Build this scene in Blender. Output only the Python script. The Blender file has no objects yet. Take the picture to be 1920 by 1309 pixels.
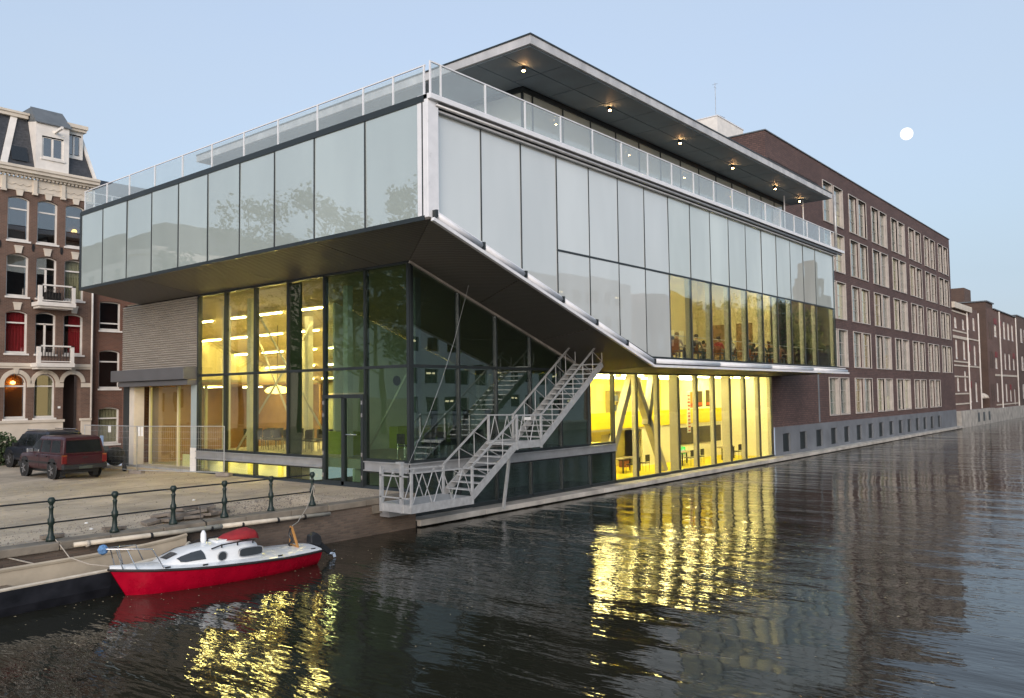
import bpy, math, random
from mathutils import Vector, Matrix
random.seed(11)
sc = bpy.context.scene
col = sc.collection
R = math.radians

# ------------------------------------------------------------------ camera
cd = bpy.data.cameras.new('camera')
cam = bpy.data.objects.new('camera', cd); col.objects.link(cam)
YAW, PIT, ROLL = R(39.4536), R(3.1816), R(-0.752)
_f = Vector((math.cos(YAW)*math.cos(PIT), math.sin(YAW)*math.cos(PIT), math.sin(PIT)))
_r = Vector((math.sin(YAW), -math.cos(YAW), 0)); _u = _r.cross(_f)
_r2 = _r*math.cos(ROLL)+_u*math.sin(ROLL); _u2 = _u*math.cos(ROLL)-_r*math.sin(ROLL)
M = Matrix((_r2, _u2, -_f)).transposed().to_4x4(); M.translation = (0, 0, 3.2)
cam.matrix_world = M
cd.sensor_width = 36; cd.lens = 1552.4/1920*36; cd.clip_end = 12000; cd.clip_start = .1
sc.camera = cam

# ------------------------------------------------------------------ sky, sun, exposure
SUN_AZ, SUN_EL = R(217), R(4)          # measured from +X towards +Y; behind the camera, just above the roofs
wd = bpy.data.worlds.new('World'); sc.world = wd; wd.use_nodes = True
nt = wd.node_tree; nt.nodes.clear()
sky = nt.nodes.new('ShaderNodeTexSky'); sky.sky_type = 'NISHITA'; sky.sun_disc = False
sky.sun_elevation = SUN_EL; sky.sun_rotation = math.pi/2-SUN_AZ
sky.air_density = 1.5; sky.dust_density = .5; sky.ozone_density = 5.0
bg = nt.nodes.new('ShaderNodeBackground'); bg.inputs[1].default_value = .15
hs = nt.nodes.new('ShaderNodeHueSaturation'); hs.inputs['Saturation'].default_value = .55; hs.inputs['Hue'].default_value = .507
wo = nt.nodes.new('ShaderNodeOutputWorld')
hz = nt.nodes.new('ShaderNodeMix'); hz.data_type = 'RGBA'; hz.inputs[0].default_value = .62      # thin even evening haze over the whole sky
sn = nt.nodes.new('ShaderNodeTexNoise'); sn.inputs['Scale'].default_value = 2.4; sn.inputs['Detail'].default_value = 4; sg = nt.nodes.new('ShaderNodeTexCoord')
sm = nt.nodes.new('ShaderNodeMapping'); sm.inputs['Scale'].default_value = (1, 1, 3.2); sr = nt.nodes.new('ShaderNodeMapRange'); sr.inputs[1].default_value = .3; sr.inputs[2].default_value = .7; sr.inputs[3].default_value = .50; sr.inputs[4].default_value = .76
nt.links.new(sg.outputs['Generated'], sm.inputs[0]); nt.links.new(sm.outputs[0], sn.inputs['Vector']); nt.links.new(sn.outputs['Fac'], sr.inputs[0]); nt.links.new(sr.outputs[0], hz.inputs[0])
hz.inputs[7].default_value = (.97, 1.19, 1.47, 1)
nt.links.new(sky.outputs[0], hs.inputs['Color']); nt.links.new(hs.outputs[0], hz.inputs[6]); nt.links.new(hz.outputs[2], bg.inputs[0]); nt.links.new(bg.outputs[0], wo.inputs[0])
sl = bpy.data.lights.new('sun', 'SUN'); sl.energy = .85; sl.angle = R(40); sl.color = (1, .86, .76)
so = bpy.data.objects.new('sun', sl); col.objects.link(so)
so.rotation_euler = Vector((math.cos(SUN_AZ)*math.cos(R(16)), math.sin(SUN_AZ)*math.cos(R(16)), math.sin(R(16)))).to_track_quat('Z', 'Y').to_euler()
sc.view_settings.view_transform = 'Standard'; sc.view_settings.look = 'None'
sc.view_settings.exposure = 1.95; sc.view_settings.gamma = 1
sc.render.engine = 'CYCLES'
cy = sc.cycles
cy.use_denoising = True
cy.max_bounces = 8; cy.diffuse_bounces = 3; cy.glossy_bounces = 4; cy.transparent_max_bounces = 24; cy.transmission_bounces = 4
cy.sample_clamp_indirect = 6; cy.caustics_reflective = False; cy.caustics_refractive = False
cy.use_adaptive_sampling = True; cy.adaptive_threshold = .015

# ------------------------------------------------------------------ materials
MATS = {}
def _new(name):
    m = bpy.data.materials.new(name); m.use_nodes = True; MATS[name] = m
    n = m.node_tree.nodes; p = n['Principled BSDF']
    return m, m.node_tree, n, m.node_tree.links, p
def _pos(n, l, scale=(1, 1, 1), rot=0):
    g = n.new('ShaderNodeNewGeometry'); mp = n.new('ShaderNodeMapping')
    mp.inputs['Scale'].default_value = scale; mp.inputs['Rotation'].default_value = (0, 0, rot)
    l.new(g.outputs['Position'], mp.inputs['Vector']); return mp.outputs[0]
def _mixc(n, l, fac, a, b, mode='MIX'):
    x = n.new('ShaderNodeMix'); x.data_type = 'RGBA'; x.blend_type = mode
    for s, v in ((x.inputs[0], fac), (x.inputs[6], a), (x.inputs[7], b)):
        if hasattr(v, 'is_output'): l.new(v, s)
        elif isinstance(v, (int, float)): s.default_value = v
        else: s.default_value = (*v, 1) if len(v) == 3 else v
    return x.outputs[2]
def _noise(n, l, vec, scale, detail=4, rough=.55):
    t = n.new('ShaderNodeTexNoise'); t.inputs['Scale'].default_value = scale
    t.inputs['Detail'].default_value = detail; t.inputs['Roughness'].default_value = rough
    l.new(vec, t.inputs['Vector']); return t.outputs['Fac']
def _ramp(n, l, fac, a, b):
    r = n.new('ShaderNodeMapRange'); r.inputs[1].default_value = a; r.inputs[2].default_value = b
    l.new(fac, r.inputs[0]); return r.outputs[0]
def mat(name, c, rough=.6, metal=0, var=.18, scale=1.5, bump=0, bscale=25, spec=.5, stretch=(1, 1, 1), coat=0, emit=0, emitc=None):
    m, nt, n, l, p = _new(name)
    p.inputs['Roughness'].default_value = rough; p.inputs['Metallic'].default_value = metal
    p.inputs['Specular IOR Level'].default_value = spec; p.inputs['Coat Weight'].default_value = coat
    v = _pos(n, l, stretch)
    f = _ramp(n, l, _noise(n, l, v, scale, 6), .3, .7)
    a = tuple(max(0, x*(1-var)) for x in c); b = tuple(min(1, x*(1+var)) for x in c)
    l.new(_mixc(n, l, f, a, b), p.inputs['Base Color'])
    rr = n.new('ShaderNodeMapRange'); rr.inputs[3].default_value = max(0, rough-.08); rr.inputs[4].default_value = min(1, rough+.1)
    l.new(f, rr.inputs[0]); l.new(rr.outputs[0], p.inputs['Roughness'])
    if bump:
        bn = n.new('ShaderNodeBump'); bn.inputs['Strength'].default_value = bump; bn.inputs['Distance'].default_value = .02
        l.new(_noise(n, l, v, bscale, 5), bn.inputs['Height']); l.new(bn.outputs[0], p.inputs['Normal'])
    if emit:
        p.inputs['Emission Color'].default_value = (*(emitc or c), 1); p.inputs['Emission Strength'].default_value = emit
    return m
def brick(name, c1, c2, mortar, w=.22, h=.07, ms=.010, grime=.35, bump=.5):
    m, nt, n, l, p = _new(name)
    g = n.new('ShaderNodeNewGeometry'); s = n.new('ShaderNodeSeparateXYZ'); l.new(g.outputs['Position'], s.inputs[0])
    a = n.new('ShaderNodeMath'); l.new(s.outputs[0], a.inputs[0]); l.new(s.outputs[1], a.inputs[1])
    cb = n.new('ShaderNodeCombineXYZ'); l.new(a.outputs[0], cb.inputs[0]); l.new(s.outputs[2], cb.inputs[1])
    b = n.new('ShaderNodeTexBrick'); l.new(cb.outputs[0], b.inputs['Vector'])
    b.inputs['Scale'].default_value = 1; b.inputs['Brick Width'].default_value = w; b.inputs['Row Height'].default_value = h
    b.inputs['Mortar Size'].default_value = ms; b.inputs['Mortar Smooth'].default_value = .3; b.inputs['Bias'].default_value = -.1
    b.inputs['Color1'].default_value = (*c1, 1); b.inputs['Color2'].default_value = (*c2, 1); b.inputs['Mortar'].default_value = (*mortar, 1)
    pv = _pos(n, l, (.5, .5, 1))
    f = _ramp(n, l, _noise(n, l, pv, .55, 7, .65), .3, .72)
    k = _mixc(n, l, f, (1-grime,)*3, (1.12, 1.1, 1.08))
    l.new(_mixc(n, l, 1.0, b.outputs['Color'], k, 'MULTIPLY'), p.inputs['Base Color'])
    p.inputs['Roughness'].default_value = .85
    bn = n.new('ShaderNodeBump'); bn.inputs['Strength'].default_value = bump; bn.inputs['Distance'].default_value = .01; bn.invert = True
    l.new(b.outputs['Fac'], bn.inputs['Height']); l.new(bn.outputs[0], p.inputs['Normal'])
    return m
def _facing(n, l, lo):
    lw = n.new('ShaderNodeLayerWeight'); lw.inputs[0].default_value = .5
    p5 = n.new('ShaderNodeMath'); p5.operation = 'POWER'; p5.inputs[1].default_value = 4.0; l.new(lw.outputs['Facing'], p5.inputs[0])
    mr = n.new('ShaderNodeMapRange'); mr.inputs[3].default_value = lo; mr.inputs[4].default_value = 1; l.new(p5.outputs[0], mr.inputs[0])
    return mr.outputs[0]
def glass(name, tint, lo, rc=(1, 1, 1), wob=.012):
    m = bpy.data.materials.new(name); m.use_nodes = True; MATS[name] = m
    n = m.node_tree.nodes; l = m.node_tree.links; n.clear()
    o = n.new('ShaderNodeOutputMaterial'); mx = n.new('ShaderNodeMixShader')
    t = n.new('ShaderNodeBsdfTransparent'); t.inputs[0].default_value = (*tint, 1)
    g = n.new('ShaderNodeBsdfGlossy'); g.inputs['Roughness'].default_value = 0; g.inputs[0].default_value = (*rc, 1)
    bn = n.new('ShaderNodeBump'); bn.inputs['Strength'].default_value = wob; bn.inputs['Distance'].default_value = .3
    l.new(_noise(n, l, _pos(n, l), .6, 1), bn.inputs['Height']); l.new(bn.outputs[0], g.inputs['Normal'])
    l.new(_facing(n, l, lo), mx.inputs[0]); l.new(t.outputs[0], mx.inputs[1]); l.new(g.outputs[0], mx.inputs[2]); l.new(mx.outputs[0], o.inputs[0])
    return m
def backed(name, c, lo, var=.06, trans=0, transc=(1, 1, 1)):
    """glass with a pale translucent layer behind it"""
    m = bpy.data.materials.new(name); m.use_nodes = True; MATS[name] = m
    n = m.node_tree.nodes; l = m.node_tree.links; n.clear()
    o = n.new('ShaderNodeOutputMaterial'); mx = n.new('ShaderNodeMixShader')
    d = n.new('ShaderNodeBsdfDiffuse')
    f = _ramp(n, l, _noise(n, l, _pos(n, l, (1, 1, .35)), .35, 3), .35, .65)
    l.new(_mixc(n, l, f, tuple(x*(1-var) for x in c), tuple(x*(1+var) for x in c)), d.inputs[0])
    oi = n.new('ShaderNodeObjectInfo'); vr = n.new('ShaderNodeHueSaturation'); mr = n.new('ShaderNodeMapRange'); mr.inputs[3].default_value = .93; mr.inputs[4].default_value = 1.07
    l.new(oi.outputs['Random'], mr.inputs[0]); l.new(mr.outputs[0], vr.inputs['Value']); l.new(d.inputs[0].links[0].from_socket, vr.inputs['Color']); l.new(vr.outputs[0], d.inputs[0])     # panes differ a little from one another
    base = d.outputs[0]
    if trans:
        t = n.new('ShaderNodeBsdfTransparent'); t.inputs[0].default_value = (*transc, 1)
        m2 = n.new('ShaderNodeMixShader'); m2.inputs[0].default_value = trans
        l.new(base, m2.inputs[1]); l.new(t.outputs[0], m2.inputs[2]); base = m2.outputs[0]
    g = n.new('ShaderNodeBsdfGlossy'); g.inputs['Roughness'].default_value = .0
    bn = n.new('ShaderNodeBump'); bn.inputs['Strength'].default_value = .01; bn.inputs['Distance'].default_value = .3
    l.new(_noise(n, l, _pos(n, l), .6, 1), bn.inputs['Height']); l.new(bn.outputs[0], g.inputs['Normal'])
    l.new(_facing(n, l, lo), mx.inputs[0]); l.new(base, mx.inputs[1]); l.new(g.outputs[0], mx.inputs[2]); l.new(mx.outputs[0], o.inputs[0])
    return m
def emis(name, c, s):
    m = bpy.data.materials.new(name); m.use_nodes = True; MATS[name] = m
    n = m.node_tree.nodes; l = m.node_tree.links; n.clear()
    o = n.new('ShaderNodeOutputMaterial'); e = n.new('ShaderNodeEmission')
    e.inputs[0].default_value = (*c, 1); e.inputs[1].default_value = s; l.new(e.outputs[0], o.inputs[0]); return m

mat('white_metal', (.74, .75, .77), .35, .0, .06, 3, spec=.6)
mat('alu', (.55, .57, .60), .32, .85, .08, 4)
mat('steel_grey', (.40, .41, .42), .42, .55, .12, 3, bump=.05)
mat('galv', (.46, .47, .47), .5, .45, .16, 6, bump=.08, bscale=60)
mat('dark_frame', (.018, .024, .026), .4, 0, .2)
mat('zinc', (.56, .555, .55), .5, .25, .22, 1.6, bump=.1, stretch=(1, 1, .4))
mat('soffit_panel', (.22, .275, .32), .62, 0, .16, .8)
mat('concrete', (.34, .32, .29), .85, 0, .25, 1.2, bump=.3)
mat('ledge_concrete', (.42, .40, .36), .85, 0, .35, 1.0, bump=.5, bscale=12)
mat('coping', (.19, .165, .13), .88, 0, .38, 1.6, bump=.5, bscale=14)
mat('plinth_grey', (.15, .165, .185), .8, 0, .2, .7, bump=.15)
mat('cream_paint', (.62, .56, .47), .6, 0, .12, 1.2, bump=.08)
mat('white_paint', (.74, .71, .66), .5, 0, .10, 2)
mat('stone_trim', (.44, .41, .38), .7, 0, .14, 2)
mat('jamb', (.50, .46, .42), .6, 0, .08, 1)
mat('slate', (.045, .048, .055), .55, 0, .45, 5, bump=.8, bscale=9, stretch=(1, 1, 2.2))
mat('lead', (.14, .155, .165), .55, .2, .2, 2)
mat('dark_void', (.012, .012, .013), .8)
mat('shutter', (.42, .385, .34), .40, .25, .14, 2, stretch=(1, .4, 6))
mat('roller_box', (.13, .13, .135), .5, .3, .1)
mat('green_iron', (.008, .020, .016), .45, 0, .3, 12, bump=.2, bscale=40)
mat('dark_iron', (.025, .024, .024), .5, .4, .3, 10)
mat('hall_wall', (.52, .53, .47), .8, 0, .05, .5)
mat('hall_warm', (.60, .54, .34), .8, 0, .08, .6)
mat('hall_ceiling', (.46, .38, .26), .8, 0, .12, 1, stretch=(8, .3, 1))
mat('hall_floor', (.40, .37, .32), .55, 0, .1)
mat('fin_grey', (.46, .44, .38), .6, 0, .06)
mat('yellow_wall', (.84, .75, .24), .6, 0, .06, .6)
mat('yellow_panel', (.85, .70, .02), .5, 0, .05)
mat('pale_wall', (.84, .81, .66), .7, 0, .04, .5)
mat('rest_wall', (.70, .60, .34), .75, 0, .06, .5, stretch=(3, 1, .3))
mat('rest_ceiling', (.60, .58, .50), .8, 0, .05)
mat('screen_dark', (.03, .024, .022), .35)
mat('lime', (.30, .36, .02), .5)
mat('black_plastic', (.015, .016, .018), .45)
mat('red_gel', (.39, .001, .020), .28, 0, .16, 3.5, coat=.25, bump=.04, bscale=6)
mat('boat_white', (.76, .78, .78), .28, 0, .05, 2, coat=.3)
mat('boat_cream', (.42, .36, .27), .6, 0, .15, 2)
mat('rub_rail', (.02, .018, .018), .6)
mat('smoked', (.035, .04, .045), .12, 0, .2, spec=.8)
mat('red_canvas', (.30, .016, .022), .8, 0, .25, 6, bump=.4)
mat('varnish', (.40, .20, .055), .4, 0, .25, 8, stretch=(1, 1, .2))
mat('spar_cream', (.56, .50, .40), .5, 0, .2, 4)
mat('rope', (.42, .38, .32), .9, 0, .2, 30)
mat('blue_rope', (.10, .22, .42), .85, 0, .5, 25)
mat('hull_black', (.014, .015, .020), .45, 0, .4, 3)
mat('hull_rust', (.07, .05, .035), .8, 0, .4, 4)
mat('deck_plank', (.17, .13, .09), .8, 0, .3, 5)
mat('car_red', (.036, .004, .008), .34, 0, .08, 2, coat=.25)
mat('car_blue', (.014, .017, .026), .34, 0, .08, 2, coat=.25)
mat('car_grey', (.06, .07, .075), .5, .2, .15)
mat('car_glass', (.010, .012, .014), .06, 0, .1, spec=.8)
mat('tyre', (.014, .014, .014), .85, 0, .2, 20)
mat('rim', (.48, .48, .50), .3, .8, .08)
mat('tail_red', (.14, .012, .012), .2, 0, .1)
mat('amber', (.20, .06, .02), .25)
mat('plate', (.05, .06, .05), .5)
mat('chrome', (.6, .6, .62), .18, .9, .05)
mat('slab_stone', (.20, .17, .14), .9, 0, .35, 5, bump=.5)
mat('foot_concrete', (.24, .21, .18), .9, 0, .2, 6, bump=.3)
mat('bark', (.07, .055, .045), .9, 0, .3, 6, bump=.5)
mat('leaf', (.035, .06, .022), .7, 0, .5, 2)
mat('leaf_b', (.05, .075, .03), .7, 0, .5, 2)
mat('skin', (.48, .28, .19), .6, 0, .08)
mat('hair', (.02, .014, .010), .7, 0, .2)
mat('hair_b', (.20, .13, .06), .7, 0, .2)
for i, c in enumerate([(.025, .028, .04), (.45, .43, .40), (.33, .035, .035), (.03, .06, .05), (.22, .12, .07), (.08, .10, .16), (.16, .14, .12)]):
    mat('cloth%d' % i, c, .85, 0, .15, 8)
mat('table_top', (.40, .34, .26), .5)
mat('orange_fabric', (.22, .075, .03), .8, 0, .15, 4)
mat('curtain_red', (.36, .012, .022), .85, 0, .3, 6, stretch=(6, 1, .15))
mat('curtain_beige', (.44, .37, .24), .85, 0, .25, 6, stretch=(6, 1, .15))
mat('blind', (.40, .42, .41), .8, 0, .08, 1)
mat('office_white', (.58, .58, .55), .7, 0, .1, 1)
mat('green_sign', (.02, .30, .06), .5, emit=.3, emitc=(.05, .75, .15))
emis('sign_white', (1, 1, .9), .4)
mat('paper', (.75, .75, .72), .7)
mat('sky_blue_tag', (.25, .38, .6), .6)
mat('print_red', (.55, .10, .03), .6); mat('shutter_red', (.20, .028, .028), .6); mat('hall_dim', (.36, .31, .17), .8); mat('print_dark', (.10, .07, .03), .6); mat('print_orange', (.75, .30, .03), .6)
brick('brick_office', (.150, .090, .080), (.100, .062, .058), (.060, .045, .043), .30, .13, .018, .30)
brick('brick_house', (.185, .105, .076), (.135, .080, .060), (.20, .155, .125), .22, .075, .011, .38)
brick('brick_plain', (.175, .072, .045), (.125, .055, .038), (.18, .13, .10), .22, .075, .011, .3)
brick('brick_far', (.170, .085, .065), (.125, .066, .055), (.20, .16, .14), .24, .09, .012, .35)
brick('brick_brown', (.120, .075, .055), (.095, .062, .050), (.12, .09, .08), .24, .09, .012, .25)
brick('brick_quay', (.175, .13, .10), (.11, .085, .07), (.15, .125, .10), .24, .075, .012, .6, .9)
glass('glass_side', (.66, .76, .67), .035, (.92, 1, .97))
glass('glass_dark', (.52, .61, .60), .19, (.94, 1, .98))
glass('glass_lit', (.91, .93, .77), .05)
glass('glass_hall', (.97, .96, .86), .05)
glass('glass_rest', (.86, .90, .82), .20, (.97, 1, 1))
backed('glass_rail', (.66, .72, .71), .10, .05, .80, (.95, .98, .98))
glass('glass_clear', (.86, .90, .88), .08)
glass('win_dark', (.62, .62, .62), .22)
mat('room_dark', (.07, .062, .06), .8)
mat('lobby', (.33, .20, .085), .75, 0, .15)
mat('orange_paint', (.75, .30, .06), .8)
emis('lamp_orange', (1.0, .55, .16), 5)
emis('office_lamp', (1.0, .85, .5), .5)
mat('porch_brown', (.035, .020, .016), .6)
backed('frosted', (.43, .50, .48), .30)
backed('frosted_canal', (.64, .68, .665), .26)
backed('rest_upper', (.60, .66, .62), .28, .10)
backed('pent_glass', (.60, .61, .53), .22, .08, .18, (.9, .9, .8))
emis('tube', (1.0, .81, .35), 23)
emis('tube_hall', (1.0, .87, .40), 27)
emis('tube_base', (1.0, .84, .30), 4.5)
emis('tube_rest', (1.0, .82, .50), 46)
emis('bulb', (1.0, .52, .20), 26)
emis('room_orange', (1.0, .38, .05), .22)
emis('room_warm', (1.0, .70, .34), .10)
emis('room_cream', (1.0, .86, .55), .14)
emis('lamp_yellow', (1.0, .78, .20), 1.6)
m = emis('moonlight', (1.0, .98, .93), 1.6)     # faint seas, soft limb
n = m.node_tree.nodes; l = m.node_tree.links; e_ = [x for x in n if x.type == 'EMISSION'][0]
lw = n.new('ShaderNodeLayerWeight'); lw.inputs[0].default_value = .5; tc = n.new('ShaderNodeTexCoord')
q1 = _ramp(n, l, _noise(n, l, tc.outputs['Normal'], 2.2, 4), .35, .65); l.new(_mixc(n, l, q1, (.78, .77, .75), (1, .98, .94)), e_.inputs[0])
q2 = n.new('ShaderNodeMapRange'); q2.inputs[1].default_value = .35; q2.inputs[2].default_value = 1; q2.inputs[3].default_value = .62; q2.inputs[4].default_value = .26; l.new(lw.outputs['Facing'], q2.inputs[0]); l.new(q2.outputs[0], e_.inputs[1])

# ribbed cladding under the box
m, nt_, n, l, p = _new('soffit_ribs')
v = _pos(n, l); w = n.new('ShaderNodeTexWave'); w.bands_direction = 'X'; w.inputs['Scale'].default_value = 2.6; w.inputs['Distortion'].default_value = .25; w.inputs['Detail'].default_value = 1
l.new(v, w.inputs['Vector'])
l.new(_mixc(n, l, _ramp(n, l, w.outputs['Fac'], .1, .9), (.092, .082, .070), (.150, .135, .116)), p.inputs['Base Color'])
b = n.new('ShaderNodeBump'); b.inputs['Strength'].default_value = .6; b.inputs['Distance'].default_value = .02
l.new(w.outputs['Fac'], b.inputs['Height']); l.new(b.outputs[0], p.inputs['Normal']); p.inputs['Roughness'].default_value = .6

# sandy quay
m, nt_, n, l, p = _new('sand')
v = _pos(n, l)
a = _mixc(n, l, _ramp(n, l, _noise(n, l, v, .35, 8, .65), .35, .65), (.34, .28, .20), (.58, .48, .355))
a = _mixc(n, l, _ramp(n, l, _noise(n, l, _pos(n, l, (.5, 2.2, 1), .5), .8, 6, .7), .5, .75), a, (.25, .20, .155))
a = _mixc(n, l, _ramp(n, l, _noise(n, l, v, 9, 3, .6), .62, .72), a, (.58, .52, .44))
a = _mixc(n, l, _ramp(n, l, _noise(n, l, v, 2.6, 5, .7), .60, .72), a, (.20, .16, .125))
l.new(a, p.inputs['Base Color']); p.inputs['Roughness'].default_value = .95
b = n.new('ShaderNodeBump'); b.inputs['Strength'].default_value = .7; b.inputs['Distance'].default_value = .03
l.new(_noise(n, l, v, 7, 8, .7), b.inputs['Height']); l.new(b.outputs[0], p.inputs['Normal'])

# canal water
m, nt_, n, l, p = _new('water')
p.inputs['Base Color'].default_value = (.019, .019, .013, 1); p.inputs['Roughness'].default_value = .035; p.inputs['IOR'].default_value = 1.33
v1 = _pos(n, l, (1.5, .36, 1), -YAW); v2 = _pos(n, l, (1.7, .48, 1), -YAW+.22); v3 = _pos(n, l, (1, .55, 1), -YAW-.25)
n1 = _noise(n, l, v1, .72, 1, .4); n2 = _noise(n, l, v2, 3.6, 2, .5); n3 = _noise(n, l, v3, .20, 1)
patch = _ramp(n, l, _noise(n, l, _pos(n, l), .055, 2), .38, .62)
def _m(op, a, b):
    q = n.new('ShaderNodeMath'); q.operation = op
    for s, x in ((q.inputs[0], a), (q.inputs[1], b)):
        if isinstance(x, (int, float)): s.default_value = x
        else: l.new(x, s)
    return q.outputs[0]
fine = _m('MULTIPLY', n2, _m('ADD', _m('MULTIPLY', patch, .24), .05))
h = _m('ADD', _m('ADD', _m('MULTIPLY', n1, _m('ADD', _m('MULTIPLY', patch, .52), .36)), fine), _m('MULTIPLY', n3, 1.2))
b = n.new('ShaderNodeBump'); b.inputs['Strength'].default_value = 1; b.inputs['Distance'].default_value = .085
l.new(h, b.inputs['Height']); l.new(b.outputs[0], p.inputs['Normal'])

# ------------------------------------------------------------------ mesh helpers
ORD = ['first', 'second', 'third', 'fourth', 'fifth', 'sixth', 'seventh', 'eighth', 'ninth', 'tenth', 'eleventh', 'twelfth']
class MB:
    def __init__(s): s.v = []; s.f = []; s.m = []; s.mi = 0
    def add(s, vs, fs):
        o = len(s.v); s.v += [tuple(x) for x in vs]; s.f += [tuple(i+o for i in q) for q in fs]; s.m += [s.mi]*len(fs); return s
    def box(s, x0, y0, z0, x1, y1, z1):
        return s.add([(x0, y0, z0), (x1, y0, z0), (x1, y1, z0), (x0, y1, z0), (x0, y0, z1), (x1, y0, z1), (x1, y1, z1), (x0, y1, z1)],
                     [(3, 2, 1, 0), (4, 5, 6, 7), (0, 1, 5, 4), (1, 2, 6, 5), (2, 3, 7, 6), (3, 0, 4, 7)])
    def quad(s, *p): return s.add(p, [tuple(range(len(p)))])
    def prism(s, pts, ax, a, b):
        """2-D outline extruded along axis ax from a to b (outline uses the two other axes in order)"""
        k = len(pts)
        def P(q, d): return {'x': (d, q[0], q[1]), 'y': (q[0], d, q[1]), 'z': (q[0], q[1], d)}[ax]
        vs = [P(q, a) for q in pts]+[P(q, b) for q in pts]
        fs = [tuple(range(k-1, -1, -1)), tuple(range(k, 2*k))]+[(i, (i+1) % k, (i+1) % k+k, i+k) for i in range(k)]
        return s.add(vs, fs)
    def tube(s, p0, p1, r, n=8, r1=None):
        p0 = Vector(p0); p1 = Vector(p1); d = (p1-p0)
        if d.length < 1e-6: return s
        d.normalize(); a = d.orthogonal().normalized(); b = d.cross(a); r1 = r if r1 is None else r1
        vs = [p0+(a*math.cos(t)+b*math.sin(t))*r for t in [2*math.pi*i/n for i in range(n)]]
        vs += [p1+(a*math.cos(t)+b*math.sin(t))*r1 for t in [2*math.pi*i/n for i in range(n)]]
        return s.add(vs, [tuple(range(n-1, -1, -1)), tuple(range(n, 2*n))]+[(i, (i+1) % n, (i+1) % n+n, i+n) for i in range(n)])
    def path(s, pts, r, n=6):
        pts = [Vector(q) for q in pts]; k = len(pts); vs = []; fs = []
        ref = Vector((.13, .31, .94)).normalized()
        for i, q in enumerate(pts):
            d = (pts[min(i+1, k-1)]-pts[max(i-1, 0)]).normalized()
            a = d.cross(ref); a = (a if a.length > .05 else d.orthogonal()).normalized(); b = d.cross(a)
            vs += [q+(a*math.cos(t)+b*math.sin(t))*r for t in [2*math.pi*j/n for j in range(n)]]
        for i in range(k-1):
            for j in range(n): fs.append((i*n+j, i*n+(j+1) % n, (i+1)*n+(j+1) % n, (i+1)*n+j))
        fs += [tuple(range(n-1, -1, -1)), tuple(range((k-1)*n, k*n))]
        return s.add(vs, fs)
    def bar(s, p0, p1, w, h, up=(0, 0, 1)):
        """rectangular bar; w across, h along 'up'"""
        p0 = Vector(p0); p1 = Vector(p1); d = (p1-p0).normalized(); up = Vector(up)
        a = d.cross(up).normalized(); b = a.cross(d)
        vs = [q+a*(i*w/2)+b*(j*h/2) for q in (p0, p1) for i, j in ((-1, -1), (1, -1), (1, 1), (-1, 1))]
        return s.add(vs, [(3, 2, 1, 0), (4, 5, 6, 7), (0, 1, 5, 4), (1, 2, 6, 5), (2, 3, 7, 6), (3, 0, 4, 7)])
    def lathe(s, prof, c=(0, 0, 0), n=12, ax='z'):
        vs = []; fs = []; c = Vector(c)
        for r, z in prof:
            for j in range(n):
                t = 2*math.pi*j/n; u, w = r*math.cos(t), r*math.sin(t)
                vs.append(c+Vector({'z': (u, w, z), 'x': (z, u, w), 'y': (u, z, w)}[ax]))
        k = len(prof)
        for i in range(k-1):
            for j in range(n): fs.append((i*n+j, i*n+(j+1) % n, (i+1)*n+(j+1) % n, (i+1)*n+j))
        fs += [tuple(range(n-1, -1, -1)), tuple(range((k-1)*n, k*n))]
        return s.add(vs, fs)
    def loft(s, rings, caps=True, closed=True):
        k = len(rings[0]); o = []; fs = []
        for r in rings: o += r
        for i in range(len(rings)-1):
            for j in range(k if closed else k-1):
                fs.append((i*k+j, i*k+(j+1) % k, (i+1)*k+(j+1) % k, (i+1)*k+j))
        if caps: fs += [tuple(range(k-1, -1, -1)), tuple(range((len(rings)-1)*k, len(rings)*k))]
        return s.add(o, fs)
    def mesh(s, name, mats, smooth=False):
        me = bpy.data.meshes.new(name); me.from_pydata(s.v, [], s.f)
        for mm in (mats if isinstance(mats, (list, tuple)) else [mats]): me.materials.append(MATS[mm])
        if any(s.m): me.polygons.foreach_set('material_index', s.m)
        if smooth:
            me.polygons.foreach_set('use_smooth', [True]*len(me.polygons))
        me.update(); return me
    def settle(s):
        """no pane hangs perfectly true: tilt it by a few millimetres"""
        lo = [min(v[i] for v in s.v) for i in range(3)]; hi = [max(v[i] for v in s.v) for i in range(3)]
        t = 0 if hi[0]-lo[0] < hi[1]-lo[1] else 1; u = 1-t; a, b = random.uniform(-.006, .006), random.uniform(-.007, .007)
        s.v = [tuple(c+(a*(2*(v[u]-lo[u])/(hi[u]-lo[u])-1)+b*(2*(v[2]-lo[2])/(hi[2]-lo[2])-1) if i == t else 0) for i, c in enumerate(v)) for v in s.v]
    def build(s, name, mats, parent=None, smooth=False, bevel=0, fix=True):
        if name in ('glass_panel', 'glass_pane', 'rail_glass'): s.settle()
        o = bpy.data.objects.new(name, s.mesh(name, mats, smooth)); col.objects.link(o)
        if parent is not None: par(o, parent)
        if bevel:
            b = o.modifiers.new('bevel', 'BEVEL'); b.width = bevel; b.segments = 2; b.limit_method = 'ANGLE'
        return o
def par(o, root):
    o.parent = root
    if root.type == 'EMPTY' and root.get('_w'): o.matrix_parent_inverse = Matrix.Translation(-Vector(root.location))
def inst(name, me, loc, parent=None, rot=(0, 0, 0)):
    o = bpy.data.objects.new(name, me); col.objects.link(o); o.location = loc; o.rotation_euler = rot
    if parent is not None: par(o, parent)
    return o
def tag(o, label, cat, group=None, kind=None):
    if label: o['label'] = label
    if cat: o['category'] = cat
    if group: o['group'] = group
    if kind: o['kind'] = kind
    return o
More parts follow.
